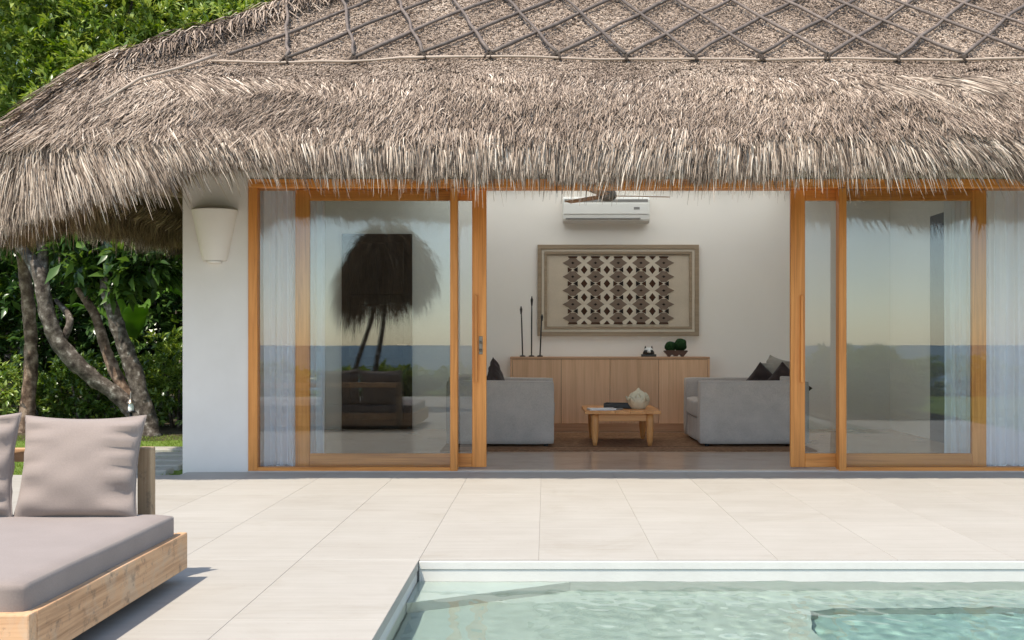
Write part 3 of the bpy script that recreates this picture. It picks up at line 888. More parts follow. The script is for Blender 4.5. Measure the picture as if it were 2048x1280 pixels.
def fringe(name, n, seed, sel, mat, inner=False, tint0=0.66):
    g = np.random.default_rng(seed)
    fine = perimeter(0.02)
    fine = fine[sel(fine)]
    P = fine[g.integers(0, len(fine), n)] + g.normal(0, 0.01, (n, 2))
    ov = outward(P)
    tv = np.column_stack([-ov[:, 1], ov[:, 0]])
    dd = droop(P)
    s_ = np.column_stack([P[:, 0] + P[:, 1] * 1.0, P[:, 0] - P[:, 1]])
    ragged = Wave(41, 2, 10, 2, 9)(s_); lean = Wave(42, 2, 8, 0.7, 3)(s_) * 0.30 - 0.12
    tuft = Wave(45, 2, 12, 14, 40)(s_)
    face = 0.22 + 0.40 * dd
    h = g.beta(1.0, 1.15, n)
    L = g.uniform(0.20, 0.36, n) * (1 + 0.35 * dd)
    zr = Z0 - 0.10 - h * face
    ztip_min = Z0 - 0.445 - 0.47 * dd + 0.03 * ragged + 0.03 * tuft + np.abs(g.normal(0, 0.05, n))
    for xc, amp_, sg in ((-.475, .11, .07), (-.81, .05, .05), (.49, .055, .14), (1.53, .08, .05), (2.6, .04, .12), (3.3, .03, .2)):
        ztip_min = ztip_min - np.where(P[:, 1] < -.8, amp_ * np.exp(-((P[:, 0] - xc) / sg) ** 2) * g.uniform(.2, 1.1, n), 0)
    ztip_min = ztip_min - 0.028 / (1 + np.exp(-(P[:, 0] + .5) / .15))
    long = g.random(n) < 0.035
    ztip_min = np.where(long, ztip_min - g.uniform(0.04, 0.16, n), ztip_min)
    ztip = np.maximum(zr - L, ztip_min)
    stray = long & (zr - L < ztip_min + .25)
    ztip = np.where(stray, ztip_min, ztip)
    bulge = (0.045 + 0.05 * np.sin(np.clip(h, 0, 1) * 2.6)) + g.uniform(-0.04, 0.04, n)
    if inner:
        bulge = -g.uniform(0.02, 0.22, n); zr = Z0 - 0.22 - 0.30 * dd + g.uniform(-.05, .10, n); ztip = np.minimum(ztip_min + g.uniform(0.0, 0.12, n), zr - 0.08)
    p0 = np.column_stack([P + ov * (bulge - 0.05)[:, None] * (1 if not inner else 1), zr])
    drop = zr - ztip
    lat = (lean + g.normal(0, 0.10, n)) * drop
    p1 = np.column_stack([P + ov * (bulge + 0.020)[:, None] - tv * (lat * 0.45)[:, None], zr - drop * 0.30])
    p2 = np.column_stack([P + ov * (bulge + 0.03)[:, None] - tv * (lat * 0.85)[:, None], zr - drop * 0.65])
    p3 = np.column_stack([P + ov * (bulge + 0.02 + g.normal(0, 0.02, n))[:, None] - tv * (lat * 1.1)[:, None], ztip])
    if not inner:
        # the upper layer starts on the slope and curls over the edge
        over = g.random(n) < 0.5
        rin = 0.62 * g.beta(1.0, 2.0, n)
        Pi = P - ov * rin[:, None]
        q0 = np.column_stack([Pi, ztop(Pi) + g.uniform(-.015, .012, n)])
        Ls = g.uniform(0.13, 0.30, n) * (1 + .3 * dd) * np.clip(1.15 - rin, .35, 1)
        def along(s):
            # follow the rounded eave: first down the slope, then hang
            r_ = rin - s * 0.72
            Pj = P - ov * np.maximum(r_, 0)[:, None]
            zt = ztop(Pj)
            fall = np.maximum(-r_, 0)
            outw = 0.05 * (1 - np.exp(-fall / 0.08))
            return Pj + ov * outw[:, None], zt - fall * 1.35
        lift = g.uniform(.0, .032, n) * np.clip(1.1 - 1.3 * rin, .2, 1)
        sh = lean * 1.3 + g.normal(0, .12, n)
        qq = []
        for f in (.33, .67, 1.0):
            Pj, zj = along(Ls * f)
            qq.append(np.column_stack([Pj + ov * (lift * .6 * f)[:, None] - tv * (sh * Ls * f)[:, None], zj + lift * (1.0 - .2 * f)]))
        q1, q2, q3 = qq
        m_ = over[:, None]
        p0, p1, p2, p3 = (np.where(m_, q, p) for q, p in ((q0, p0), (q1, p1), (q2, p2), (q3, p3)))
    nodes = np.stack([p0, p1, p2, p3], 1)
    side = unit(np.cross(unit(p3 - p0), np.column_stack([ov, np.zeros(n)]) + g.normal(0, 0.5, (n, 3))))
    w_ = g.uniform(0.0035, 0.0105, n)
    tint = g.normal(tint0, 0.2, n) - np.where(over if not inner else np.zeros(n, bool), 0.07, 0.0) + 0.12 * tuft + 0.08 * (h - .5)
    tint = np.where(g.random(n) < 0.16, g.uniform(0.02, 0.24, n), tint)  # some strands coloured dark to stand in for shaded gaps
    return ribbons(name, nodes, w_, side, tint, (0.8, 1.0, 0.8, 0.18), mat, roof)
fringe('thatch_fringe', 170000, 51, lambda p: (p[:, 1] < -0.15) & (p[:, 0] < 6.9), M['thatch'])
fringe('thatch_fringe', 14000, 52, lambda p: (p[:, 0] < CX - HX + 0.3) & (p[:, 1] > -0.2), M['thatch'])
fringe('thatch_lining', 22000, 53, lambda p: (p[:, 0] < -2.2) & (p[:, 1] < 5.2), M['thatch_warm'], True, 0.5)  # warm bounce light under the eave is put into this browner colour

# bamboo lattice lashed on the upper face
POLE_Y = -0.35
def on_roof(x, y, off=0.022):
    return (x, y, float(ztop(np.array([[x, y]]))[0]) + off)
def pole(name, a, b, r, mat, k=9, jit=0.006, off=0.030):
    pts = []
    for i in range(k + 1):
        t = i / k
        x = a[0] + (b[0] - a[0]) * t + random.uniform(-jit, jit); y = a[1] + (b[1] - a[1]) * t + random.uniform(-jit, jit)
        pts.append(on_roof(x, y, off + random.uniform(-.004, .006)))
    return tube(name, pts, [r * random.uniform(.85, 1.15) for _ in pts], mat, roof, 6)
xa = -2.60
while xa < 5.0:
    xb = min(xa + random.uniform(2.0, 2.8), 5.1)
    pole('bamboo_pole', (xa, POLE_Y - 0.03 - .004 * (2.5 - xa)), (xb + .08, POLE_Y - 0.03 - .004 * (2.5 - xb)), 0.010, M['bamboo_pale'], 10, .003, .022)
    xa = xb
nodes_x = [-2.024 + 0.53 * i for i in range(-1, 13)]
for X in nodes_x:
    if X > -2.3:
        yend = 1.9
        pole('bamboo_pole', (X, POLE_Y), (X + 0.95 * (yend - POLE_Y) * 0.98, yend), 0.0155, M['bamboo'], 12, .012, .038)
        if X < 5.0:
            lx = -(0.30 + 0.075 * (X + 1.1))
            yhip = yend
            while X + lx * (yhip - POLE_Y) < CX - HX + (yhip - CY + HY) + 0.12 and yhip > 0.3:
                yhip -= 0.05
            pole('bamboo_pole', (X, POLE_Y), (X + lx * (yhip - POLE_Y), yhip), 0.0135, M['bamboo'], 12, .012, .052)
            V_, F_ = [], []
            for q in range(4):
                a = random.uniform(0, 3.14)
                c = on_roof(X + random.uniform(-.02, .02), POLE_Y - .02 + random.uniform(-.015, .015), .035)
                dx, dy = .035 * math.cos(a), .03 * math.sin(a)
                tube_data([(c[0] - dx, c[1] - dy, c[2] - .7 * dy - .012), (c[0], c[1], c[2] + .012), (c[0] + dx, c[1] + dy, c[2] + .7 * dy - .012)], [.009, .012, .008], 6, None, 0, None, V_, F_)
            me = bpy.data.meshes.new('lashing'); me.from_pydata(V_, [], F_); me.update()
            o = mesh_obj('lashing', me, M['rope'], roof); o['kind'] = 'stuff'
# hip poles that hold the lattice edge
pole('bamboo_pole', (-3.22, -1.03), (-2.57, -0.36), 0.012, M['bamboo_pale'], 3, .006, .05)
pole('bamboo_pole', (-2.50, -0.30), (-1.60, 0.62), 0.014, M['bamboo'], 10, .006, .04)
pole('bamboo_pole', (-1.64, 0.60), (-0.55, 1.75), 0.014, M['bamboo'], 10, .006, .04)
# rafter under the left eave
vp(tube('rafter', [(-4.0, -0.75, 2.36), (-2.97, 0.30, 2.27)], 0.017, M['bamboo_pale'], None, 8))
# ------------------------------------------------------------------ wall lamp
wl = empty('wall_lamp', (wx(430, DIST), 0, wz(522, DIST)))
tag(wl, 'white half-round tapered wall lamp on the plaster beside the left glass door', 'wall lamp')
prof = [(0.095, 0.0), (0.100, 0.004), (0.186, 0.405), (0.190, 0.412), (0.186, 0.418), (0.176, 0.412), (0.095, 0.012), (0.0, 0.010)]
sh = lathe('shade', prof, M['plaster'], wl, 28, (0, 0, 0), math.pi, 2 * math.pi)
for v in sh.data.vertices:
    v.co.y *= 0.78
lathe('finial', [(0.0, -.022), (0.055, -.020), (0.066, -.002), (0.05, 0.0)], M['plaster'], wl, 20, (0, -.004, 0), math.pi, 2 * math.pi)

# ------------------------------------------------------------------ curtains
def m_curtain():
    m, t, out = new_mat('sheer_white_curtain')
    d = t.nodes.new('ShaderNodeBsdfDiffuse'); d.inputs[0].default_value = (0.95, 0.94, 0.96, 1)
    tr = t.nodes.new('ShaderNodeBsdfTranslucent'); tr.inputs[0].default_value = (0.95, 0.94, 0.96, 1)
    v = coords(t, (60, 60, 3))
    bp = t.nodes.new('ShaderNodeBump'); bp.inputs['Strength'].default_value = 0.15
    t.links.new(noise(t, v, 1.0, 3), bp.inputs['Height']); t.links.new(bp.outputs[0], d.inputs['Normal'])
    mx = t.nodes.new('ShaderNodeMixShader'); mx.inputs[0].default_value = 0.10
    t.links.new(d.outputs[0], mx.inputs[1]); t.links.new(tr.outputs[0], mx.inputs[2]); t.links.new(mx.outputs[0], out.inputs[0])
    return m
M['curtain'] = m_curtain()
def curtain(x0, x1, y, label, seed):
    g = random.Random(seed)
    n, mrows = 150, 12
    V, F = [], []
    ph = [g.uniform(0, 6.28) for _ in range(4)]
    H = 2.36
    for j in range(mrows + 1):
        z = 0.0135 + H * j / mrows
        k = j / mrows
        for i in range(n + 1):
            u = i / n
            x = x0 + (x1 - x0) * u
            f = u * (x1 - x0)
            a = .032 * math.sin(f * 62 + 1.4 * math.sin(f * 9 + ph[0]) + .25 * math.sin(k * 3 + ph[1])) + .014 * math.sin(f * 131 + ph[2] + .5 * k) + .02 * math.sin(f * 21 + ph[3])
            V.append((x - (x0 + x1) / 2 + .004 * math.sin(k * 5 + f * 20), a * (1.15 - .3 * k), z))
    for j in range(mrows):
        for i in range(n):
            a = j * (n + 1) + i
            F.append((a, a + 1, a + n + 2, a + n + 1))
    c = empty('curtain', ((x0 + x1) / 2, y, 0))
    tag(c, label, 'curtain', 'curtains behind the glass doors')
    me = bpy.data.meshes.new('drape'); me.from_pydata(V, [], F); me.polygons.foreach_set('use_smooth', [True] * len(F)); me.update()
    mesh_obj('drape', me, M['curtain'], c)
    tube('curtain_rod', [((x0 - x1) / 2 - .05, 0, 2.42), ((x1 - x0) / 2 + .08, 0, 2.42)], .012, M['white_plastic'], c)
    return c
curtain(-2.42, -1.86, 0.31, 'white sheer curtain gathered behind the left glass panel, by the wall lamp', 3)
curtain(3.38, 4.12, 0.31, 'white sheer curtain gathered behind the right glass panel at the photo edge', 8)

# ------------------------------------------------------------------ soft shapes
def pillow_mesh(name, w_, h_, t_, seed, n=26, wr=0.004):
    wv = Wave(seed, 2, 8, 3, 8)
    g = np.random.default_rng(seed)
    V, F = [], []
    def P(u, v, s):
        pin = 0.085
        x = w_ / 2 * u * (1 - pin * (1 - v * v) * abs(u) ** 3)
        z = h_ / 2 * v * (1 - pin * (1 - u * u) * abs(v) ** 3)
        th = t_ / 2 * (max(0, (1 - u ** 2)) * max(0, (1 - v ** 2))) ** 0.42
        edge = (abs(u) ** 4 + abs(v) ** 4) / 2
        cr = wr * float(wv(np.array([[u * 2, v * 2]]))[0]) * (1 - edge)
        # creases running in from the side seams
        cs = (0.024 if u > 0 else 0.014) * math.sin(v * 15 + 2 * math.sin(v * 3 + seed) + u) * max(0, abs(u) - .35) * (1 - abs(u) ** 8) * 2
        return (x, s * max(0.0, th + (cr + cs) * min(1, th / (t_ * .2) if t_ else 0)), z)
    idx = {}
    for s in (-1, 1):
        for j in range(n + 1):
            for i in range(n + 1):
                rim = i in (0, n) or j in (0, n)
                if rim and s == 1:
                    idx[(s, i, j)] = idx[(-1, i, j)]; continue
                u, v = -math.cos(math.pi * i / n), -math.cos(math.pi * j / n)
                idx[(s, i, j)] = len(V); V.append(P(u, v, s))
        for j in range(n):
            for i in range(n):
                q = (idx[(s, i, j)], idx[(s, i + 1, j)], idx[(s, i + 1, j + 1)], idx[(s, i, j + 1)])
                F.append(q if s == -1 else q[::-1])
    me = bpy.data.meshes.new(name)
    me.from_pydata(V, [], F)
    me.polygons.foreach_set('use_smooth', [True] * len(F)); me.update()
    return me
def pillow(name, w_, h_, t_, loc, tilt, rz, mat, label, cat, group=None, seed=1, roll=0.0):
    """loc = where its lower edge rests"""
    me = pillow_mesh(name, w_, h_, t_, seed)
    for v in me.vertices: v.co.z += h_ / 2
    o = mesh_obj(name, me, mat, None, loc)
    o.rotation_euler = (-tilt, roll, rz)
    tag(o, label, cat, group)
    n_ = 26
    rim = []
    def P_(u, v):
        pin = 0.085
        return (w_ / 2 * u * (1 - pin * (1 - v * v) * abs(u) ** 3), 0.0, h_ / 2 + h_ / 2 * v * (1 - pin * (1 - u * u) * abs(v) ** 3))
    for k in range(n_): rim.append(P_(-1 + 2 * k / n_, -1))
    for k in range(n_): rim.append(P_(1, -1 + 2 * k / n_))
    for k in range(n_): rim.append(P_(1 - 2 * k / n_, 1))
    for k in range(n_ + 1): rim.append(P_(-1, 1 - 2 * k / n_))
    tube('piping', rim, .0035, mat, o, 6)
    return o
def soft_box(name, x0, x1, y0, y1, z0, z1, mat, parent, r=0.03, crown=0.0, cuts=10, seed=0):
    bm = bmesh.new()
    bm_box(bm, x0, x1, y0, y1, z0, z1, 0)
    bmesh.ops.subdivide_edges(bm, edges=bm.edges[:], cuts=cuts, use_grid_fill=True)
    cx, cyy, cz = (x0 + x1) / 2, (y0 + y1) / 2, (z0 + z1) / 2
    hx, hy, hz = (x1 - x0) / 2, (y1 - y0) / 2, (z1 - z0) / 2
    wv = Wave(seed + 90, 3, 10, 5, 14)
    for v in bm.verts:
        p = v.co - Vector((cx, cyy, cz))
        # pull the sampling towards the edges, then round the box
        q = Vector([math.copysign(h * min(1, abs(a) / h) ** 0.75, a) if h else a for a, h in zip(p, (hx, hy, hz))])
        inner = Vector([max(-h + r, min(h - r, a)) for a, h in zip(q, (hx, hy, hz))])
        d = q - inner
        if d.length > 1e-9:
            q = inner + d.normalized() * min(r, d.length) if d.length > r else q
        f = (1 - (q.x / hx) ** 2) * (1 - (q.y / hy) ** 2)
        if q.z > 0: q.z += crown * f
        q += Vector((1, 1, 1)) * 0.0022 * float(wv(np.array([[q.x, q.y, q.z]]))[0])
        v.co = q + Vector((cx, cyy, cz))
    return bm_obj(name, bm, mat, parent, True)

# ------------------------------------------------------------------ daybed on the terrace
BX1, BX0 = -1.562, -3.75
BYF, BYB = -5.66, -4.18
db_ = empty('daybed', ((BX0 + BX1) / 2, (BYF + BYB) / 2, 0))
tag(db_, 'low weathered teak daybed with taupe mattress at the left of the terrace', 'daybed')
ox, oy = db_.location.x, db_.location.y
def bb(name, x0, x1, y0, y1, z0, z1, mat, bev=.006):
    return box(name, x0 - ox, x1 - ox, y0 - oy, y1 - oy, z0, z1, mat, db_, bev, 2)
bb('side_rail', BX1 - .045, BX1, BYF + .056, BYB, .055, .212, M['bed_y'])
bb('side_rail', BX0, BX0 + .045, BYF + .056, BYB, .055, .212, M['bed_y'])
bb('front_rail', BX0, BX1 - .0005, BYF, BYF + .055, .054, .213, M['bed_x'])
bb('end_rail', BX0 + .046, BX1 - .046, BYB - .05, BYB - .004, .055, .210, M['bed_x'])
for k in range(9):
    y = BYF + .10 + k * .15
    bb('slat', BX0 + .046, BX1 - .046, y, y + .09, .165, .188, M['bed_x'], .003)
for x in (BX0 + .12, BX1 - .22):
    for y in (BYF + .10, BYB - .22):
        bb('leg', x, x + .10, y, y + .10, 0.0, .164, M['bed_z'])
for x in (BX0 + .10, (BX0 + BX1) / 2 - .03, BX1 - .222):
    bb('back_post', x, x + .062, BYB + .001, BYB + .058, .056, .582, M['bed_z'])
bb('back_rail', BX0 + .163, BX1 - .223, BYB + .008, BYB + .050, .518, .577, M['bed_x'])
mt = soft_box('mattress', BX0 + .03 - ox, BX1 - .028 - ox, BYF + .03 - oy, BYB - .065 - oy, .1895, .305, M['taupe'], db_, .026, .010, 22, 3)
soft_z = 0.290
pillow('cushion', .52, .45, .15, (-1.985, -4.345, soft_z), R(15), R(1), M['taupe'], 'taupe square cushion at the right end of the daybed, shown whole', 'cushion', 'daybed cushions', 5)
pillow('cushion', .52, .45, .16, (-2.50, -4.35, soft_z), R(13), R(-3), M['taupe'], 'taupe square cushion on the daybed, cut off by the left photo edge', 'cushion', 'daybed cushions', 9, R(-2))

# ------------------------------------------------------------------ thatched parasol beside the daybed (seen mirrored in the left door)
pa = empty('parasol', (-2.70, -9.3, 0))
tag(pa, 'shaggy thatched parasol on two bent poles, mirrored in the left glass panel', 'parasol')
tube('pole', [(-.25, 0, 0), (-.12, 0, .7), (0.02, 0.02, 1.6), (0, 0, 2.75)], [.05, .045, .04, .03], M['bark'], pa, 10, .1)
tube('pole', [(-.62, .1, 0), (-.40, .1, .8), (-.12, 0.06, 1.7), (-.03, 0.03, 2.6)], [.045, .04, .035, .03], M['bark'], pa, 10, .1)
def mop_thatch(name, n, seed, rad, z_top, z_low):
    g = np.random.default_rng(seed)
    a = g.uniform(0, 2 * math.pi, n); q = np.sqrt(g.uniform(0.0, 1, n))
    r = rad * np.minimum(q * 1.25, 1.0) * (1 + .16 * np.sin(a * 3 + 1) + .10 * np.sin(a * 7) + .07 * np.sin(a * 13)) * g.uniform(.75, 1.12, n)
    z = z_top - (z_top - z_low - .35) * q ** 2.2 + g.normal(0, .09, n) + .20 * r * np.cos(a)
    d = np.column_stack([np.cos(a), np.sin(a), np.zeros(n)])
    p0 = d * r[:, None] * .85; p0[:, 2] = z
    L = g.uniform(.18, .66, n)
    t = unit(d * (1.1 - .75 * q)[:, None] + np.array([0, 0, -1.0]) * (.25 + .9 * q)[:, None] + g.normal(0, .22, (n, 3)))
    p1 = p0 + t * (L * .45)[:, None]
    p2 = p1 + unit(t * .6 + np.array([0, 0, -1.0]) + g.normal(0, .18, (n, 3))) * (L * .55)[:, None]
    side = unit(np.cross(t, sphere_rand(n, g)))
    return ribbons(name, np.stack([p0, p1, p2], 1), g.uniform(.008, .018, n), side, g.normal(.34, .2, n), (.9, 1, .15), M['thatch_warm'], pa)
def sphere_rand(n, g):
    v = g.normal(size=(n, 3)); return v / np.linalg.norm(v, axis=1)[:, None]
mop_thatch('thatch', 9000, 71, .72, 2.9, 1.55)
for k in range(8):
    a = k * math.pi / 4
    tube('rib', [(0, 0, 2.7), (.6 * math.cos(a), .6 * math.sin(a), 2.35), (.78 * math.cos(a), .78 * math.sin(a), 1.85)], [.014, .012, .010], M['bamboo'], pa, 6)

# ------------------------------------------------------------------ sofas
def sofa(x0, x1, y0, y1, back, label):
    """back: -1 = backrest along the low-x side, +1 = along the high-x side"""
    s = empty('sofa', ((x0 + x1) / 2, (y0 + y1) / 2, 0.012)); tag(s, label, 'sofa', 'grey sofas facing each other')
    sx, sy = s.location.x, s.location.y
    def sb(name, a, b, c, d, e_, f, mat=M['sofa'], r=.02, crown=0, cuts=8):
        return soft_box(name, a - sx, b - sx, c - sy, d - sy, e_, f, mat, s, r, crown, cuts, int(a * 10) % 7)
    AW, BW = .20, .24
    sb('arm', x0, x1, y0, y0 + AW, .035, .660)
    sb('arm', x0, x1, y1 - AW, y1, .035, .660)
    if back < 0:
        sb('backrest', x0, x0 + BW, y0 + AW + .002, y1 - AW - .002, .036, .70); a, b = x0 + BW + .002, x1 - .012
    else:
        sb('backrest', x1 - BW, x1, y0 + AW + .002, y1 - AW - .002, .036, .70); a, b = x0 + .012, x1 - BW - .002
    sb('base', a, b, y0 + AW + .002, y1 - AW - .002, .036, .275)
    sb('seat_cushion', a - (.0 if back < 0 else .02), b + (.02 if back < 0 else 0), y0 + AW + .004, y1 - AW - .004, .278, .455, M['sofa'], .035, .012)
    for xx in (x0 + .08, x1 - .08):
        for yy in (y0 + .08, y1 - .08):
            tube('foot', [(xx - sx, yy - sy, 0), (xx - sx, yy - sy, .036)], .022, M['black'], s, 10)
    return s
sofa(-0.98, 0.090, 1.92, 3.22, -1, 'grey woven sofa left of the coffee table, half behind the open glass door')
sofa(1.535, 2.62, 1.92, 3.22, 1, 'grey woven sofa right of the coffee table, its seat facing the table')
pillow('cushion', .42, .40, .15, (-.52, 2.32, .475), R(10), R(70), M['brown_cloth'], 'dark brown cushion peeking over the arm of the left sofa', 'cushion', None, 12, R(45))
pillow('cushion', .40, .40, .14, (2.12, 2.42, .42), R(6), R(-18), M['brown_cloth'], 'dark brown cushion on the right sofa, farther left of its dark pair', 'cushion', None, 13, R(40))
pillow('cushion', .40, .40, .14, (2.30, 2.26, .43), R(6), R(-18), M['brown_cloth'], 'dark brown cushion on the right sofa, against the sandy cushions', 'cushion', None, 14, R(42))
pillow('cushion', .46, .44, .17, (2.34, 2.48, .47), R(14), R(-70), M['sand_cloth'], 'sandy grey cushion leaning on the right sofa back, just right of the dark cushions', 'cushion', None, 15, R(8))
pillow('cushion', .46, .42, .17, (2.44, 2.36, .45), R(12), R(-30), M['sand_cloth'], 'sandy grey cushion on the right sofa, partly behind the right door stile', 'cushion', None, 16, R(-5))

# ------------------------------------------------------------------ rug, sideboard and what stands on it
rug = empty('rug', (0.80, 2.62, 0.012)); tag(rug, 'brown woven rug with crosswise ribs under the coffee table', 'rug')
M['rug'] = m_plain('brown_woven_fibre', [(0.3, (0.17, 0.088, 0.046)), (0.55, (0.29, 0.16, 0.088)), (0.75, (0.40, 0.24, 0.14))], 26, 0.9, 0.1, 0.6, 90, vary=(0.8, 1.15), detail=6)
box('rug_base', -1.80, 1.80, -1.10, 1.10, .0005, .006, M['rug'], rug, 0)
rib = None
for k in range(55):
    y = -1.095 + k * 2.19 / 55
    if rib is None:
        rib = box('rib', -1.80, 1.80, 0.002, .037, .004, .0115, M['rug'], rug, .003)
        rib.location = (0, y, 0)
    else:
        mesh_obj('rib', rib.data, None, rug, (random.uniform(-.008, .008), y, 0))

SBD = 12.90
sx0, sx1 = wx(1020, SBD), wx(1420, SBD)
sb_ = empty('sideboard', ((sx0 + sx1) / 2, 4.12, 0.012)); tag(sb_, 'long oak sideboard with four plain doors against the back wall', 'sideboard')
hw = (sx1 - sx0) / 2
ST = 0.880
box('top_board', -hw, hw, -.22, .225, ST - .026, ST, M['oak_x'], sb_, .003)
box('side_board', -hw + .001, -hw + .026, -.218, .224, .0, ST - .0265, M['oak_z'], sb_, .003)
box('side_board', hw - .026, hw - .001, -.218, .224, .0, ST - .0265, M['oak_z'], sb_, .003)
box('carcass', -hw + .027, hw - .027, -.185, .223, .10, ST - .027, M['dark_wood'], sb_, 0)
box('plinth', -hw + .027, hw - .027, -.175, .22, .0, .0995, M['oak_x'], sb_, .003)
dwid = (2 * hw - .056) / 4
for k in range(4):
    a = -hw + .028 + k * dwid
    box('door', a + .002, a + dwid - .002, -.216, -.1855, .098, ST - .03, M['oak_z'], sb_, .002)
SZ = ST + 0.012
def SX(px): return wx(px, 12.98)
for px, top, lab in ((1045, 612, 'thin dark standing rod on the sideboard, leftmost of the three'), (1063, 592, 'thin dark standing rod on the sideboard, tallest and middle of the three'), (1080, 628, 'thin dark standing rod on the sideboard, shortest, nearest the framed textile')):
    h = wz(top, 12.98) - SZ
    r_ = empty('ornament_rod', (SX(px), 4.02, SZ)); tag(r_, lab, 'ornament', 'dark rods on the sideboard')
    lx = (1060 - px) * .0006
    tube('shaft', [(0, 0, .01), (-lx, 0, h * .6), (-lx * 2, 0, h)], [.008, .009, .006], M['black'], r_, 8)
    tube('tip', [(-lx * 2 * .93, 0, h * .84), (-lx * 2 * .97, 0, h * .94), (-lx * 2, 0, h)], [.009, .0165, .004], M['black'], r_, 8)
    lathe('foot', [(0, 0), (.035, 0), (.034, .012), (.012, .018), (0, .02)], M['black'], r_, 16)
fg = empty('figurine', (SX(1297.5), 4.0, SZ)); tag(fg, 'small black and white ornament with two points on the sideboard', 'ornament')
box('plinth', -.088, .088, -.05, .05, 0, .030, M['black'], fg, .005)
lathe('body', [(0, .030), (.070, .031), (.066, .055), (.045, .085), (.02, .096), (0, .098)], M['black'], fg, 20)
lathe('white_cap', [(.052, .078), (.050, .092), (.030, .108), (0, .112)], M['white_glaze'], fg, 20)
lathe('white_breast', [(0, -.02), (.02, -.012), (.02, .012), (0, .02)], M['white_glaze'], fg, 14, (0, -.062, .062))
for s in (-1, 1):
    lathe('point', [(.012, 0), (.008, .02), (0, .035)], M['black'], fg, 10, (s * .038, 0, .096))
pt = empty('planter', (SX(1351.5), 4.0, SZ)); tag(pt, 'carved brown tray holding two green clipped balls on the sideboard', 'planter')
M['carved'] = m_wood('carved_red_brown_wood', (0.05, 0.022, 0.014), (0.085, 0.038, 0.024), (0.13, 0.06, 0.038), 'x', 0.5)
bm = bmesh.new()
prism_y('tray', [(-.115, .035), (-.105, .025), (-.088, 0), (-.070, 0), (-.055, .022), (-.03, .022), (-.016, .006), (.016, .006), (.03, .022), (.055, .022), (.070, 0), (.088, 0), (.105, .025), (.115, .035), (.140, .066), (.128, .075), (-.128, .075), (-.140, .066)], -.06, .06, M['carved'], pt)
def moss_ball(r, loc, seed):
    g = np.random.default_rng(seed)
    bm = bmesh.new(); bmesh.ops.create_icosphere(bm, subdivisions=4, radius=r)
    wv = Wave(seed, 3, 14, 40, 130)
    for v in bm.verts: v.co *= 1 + .05 * float(wv(np.array(v.co)[None])[0])
    return bm_obj('clipped_ball', bm, M['moss'], pt, True, loc)
M['moss'] = m_plain('dark_green_moss', [(0.3, (0.008, 0.02, 0.008)), (0.6, (0.022, 0.055, 0.018)), (0.8, (0.04, 0.09, 0.03))], 60, 0.95, 0.1, 0.8, 150)
bm.free()
moss_ball(.066, (-.062, 0, .118), 2); moss_ball(.078, (.056, 0, .138), 3)

# ------------------------------------------------------------------ framed textile
AD = DIST + 4.35
ax0, ax1, az1, az0 = wx(1075, AD), wx(1397, AD), wz(490, AD), wz(672, AD)
art = empty('framed_textile', ((ax0 + ax1) / 2, 4.349, (az0 + az1) / 2)); tag(art, 'large framed textile with rows of brown diamonds on the back wall', 'wall art')
aw, ah = (ax1 - ax0) / 2, (az1 - az0) / 2
M['frame_w'] = m_wood('greige_frame_wood', (0.23, 0.165, 0.11), (0.31, 0.235, 0.16), (0.38, 0.295, 0.21), 'x', 0.5)
M['linen'] = m_cloth('linen_mount', (0.57, 0.485, 0.385), weave=500)
M['linen_pale'] = m_cloth('cream_fillet', (0.66, 0.585, 0.48), weave=500)
M['tx_taupe'] = m_cloth('taupe_yarn', (0.195, 0.145, 0.112), weave=700)
M['tx_brown'] = m_cloth('brown_yarn', (0.06, 0.028, 0.017), weave=700)
M['tx_black'] = m_cloth('black_yarn', (0.020, 0.015, 0.013), weave=700)
def band(name, m, wd, y0, y1, mat):
    """four bars of a rectangular band inset by m"""
    box(name, -aw + m, aw - m, y0, y1, ah - m - wd, ah - m, mat, art, .002)
    box(name, -aw + m, aw - m, y0, y1, -ah + m, -ah + m + wd, mat, art, .002)
    box(name, -aw + m, -aw + m + wd, y0, y1, -ah + m + wd + .0004, ah - m - wd - .0004, mat, art, .002)
    box(name, aw - m - wd, aw - m, y0, y1, -ah + m + wd + .0004, ah - m - wd - .0004, mat, art, .002)
band('frame_bar', 0, .050, -.045, -.001, M['frame_w'])
band('fillet', .0505, .030, -.030, -.001, M['linen_pale'])
band('inner_bar', .081, .034, -.036, -.001, M['frame_w'])
box('mount', -aw + .1155, aw - .1155, -.012, -.001, -ah + .1155, ah - .1155, M['linen'], art, 0)
k_ = AD / FPX / 3.103
acx, acz = 856.0, 690.5
def AX(x): return (x - acx) * k_
def AZ(y): return -(y - acz) * k_
box('textile', AX(545), AX(1170), -.016, -.0122, AZ(902), AZ(475), M['linen_pale'], art, 0)
def flat(name, pts, mat, lv):
    return prism_y(name, [(AX(x), AZ(y)) for x, y in pts][::-1], -.0162 - .0014 * (lv + 1), -.0162 - .0014 * lv - .0002, mat, art)
colx = [575, 716, 857, 998, 1139]; rowy = [520, 605.5, 691, 776.5, 862]
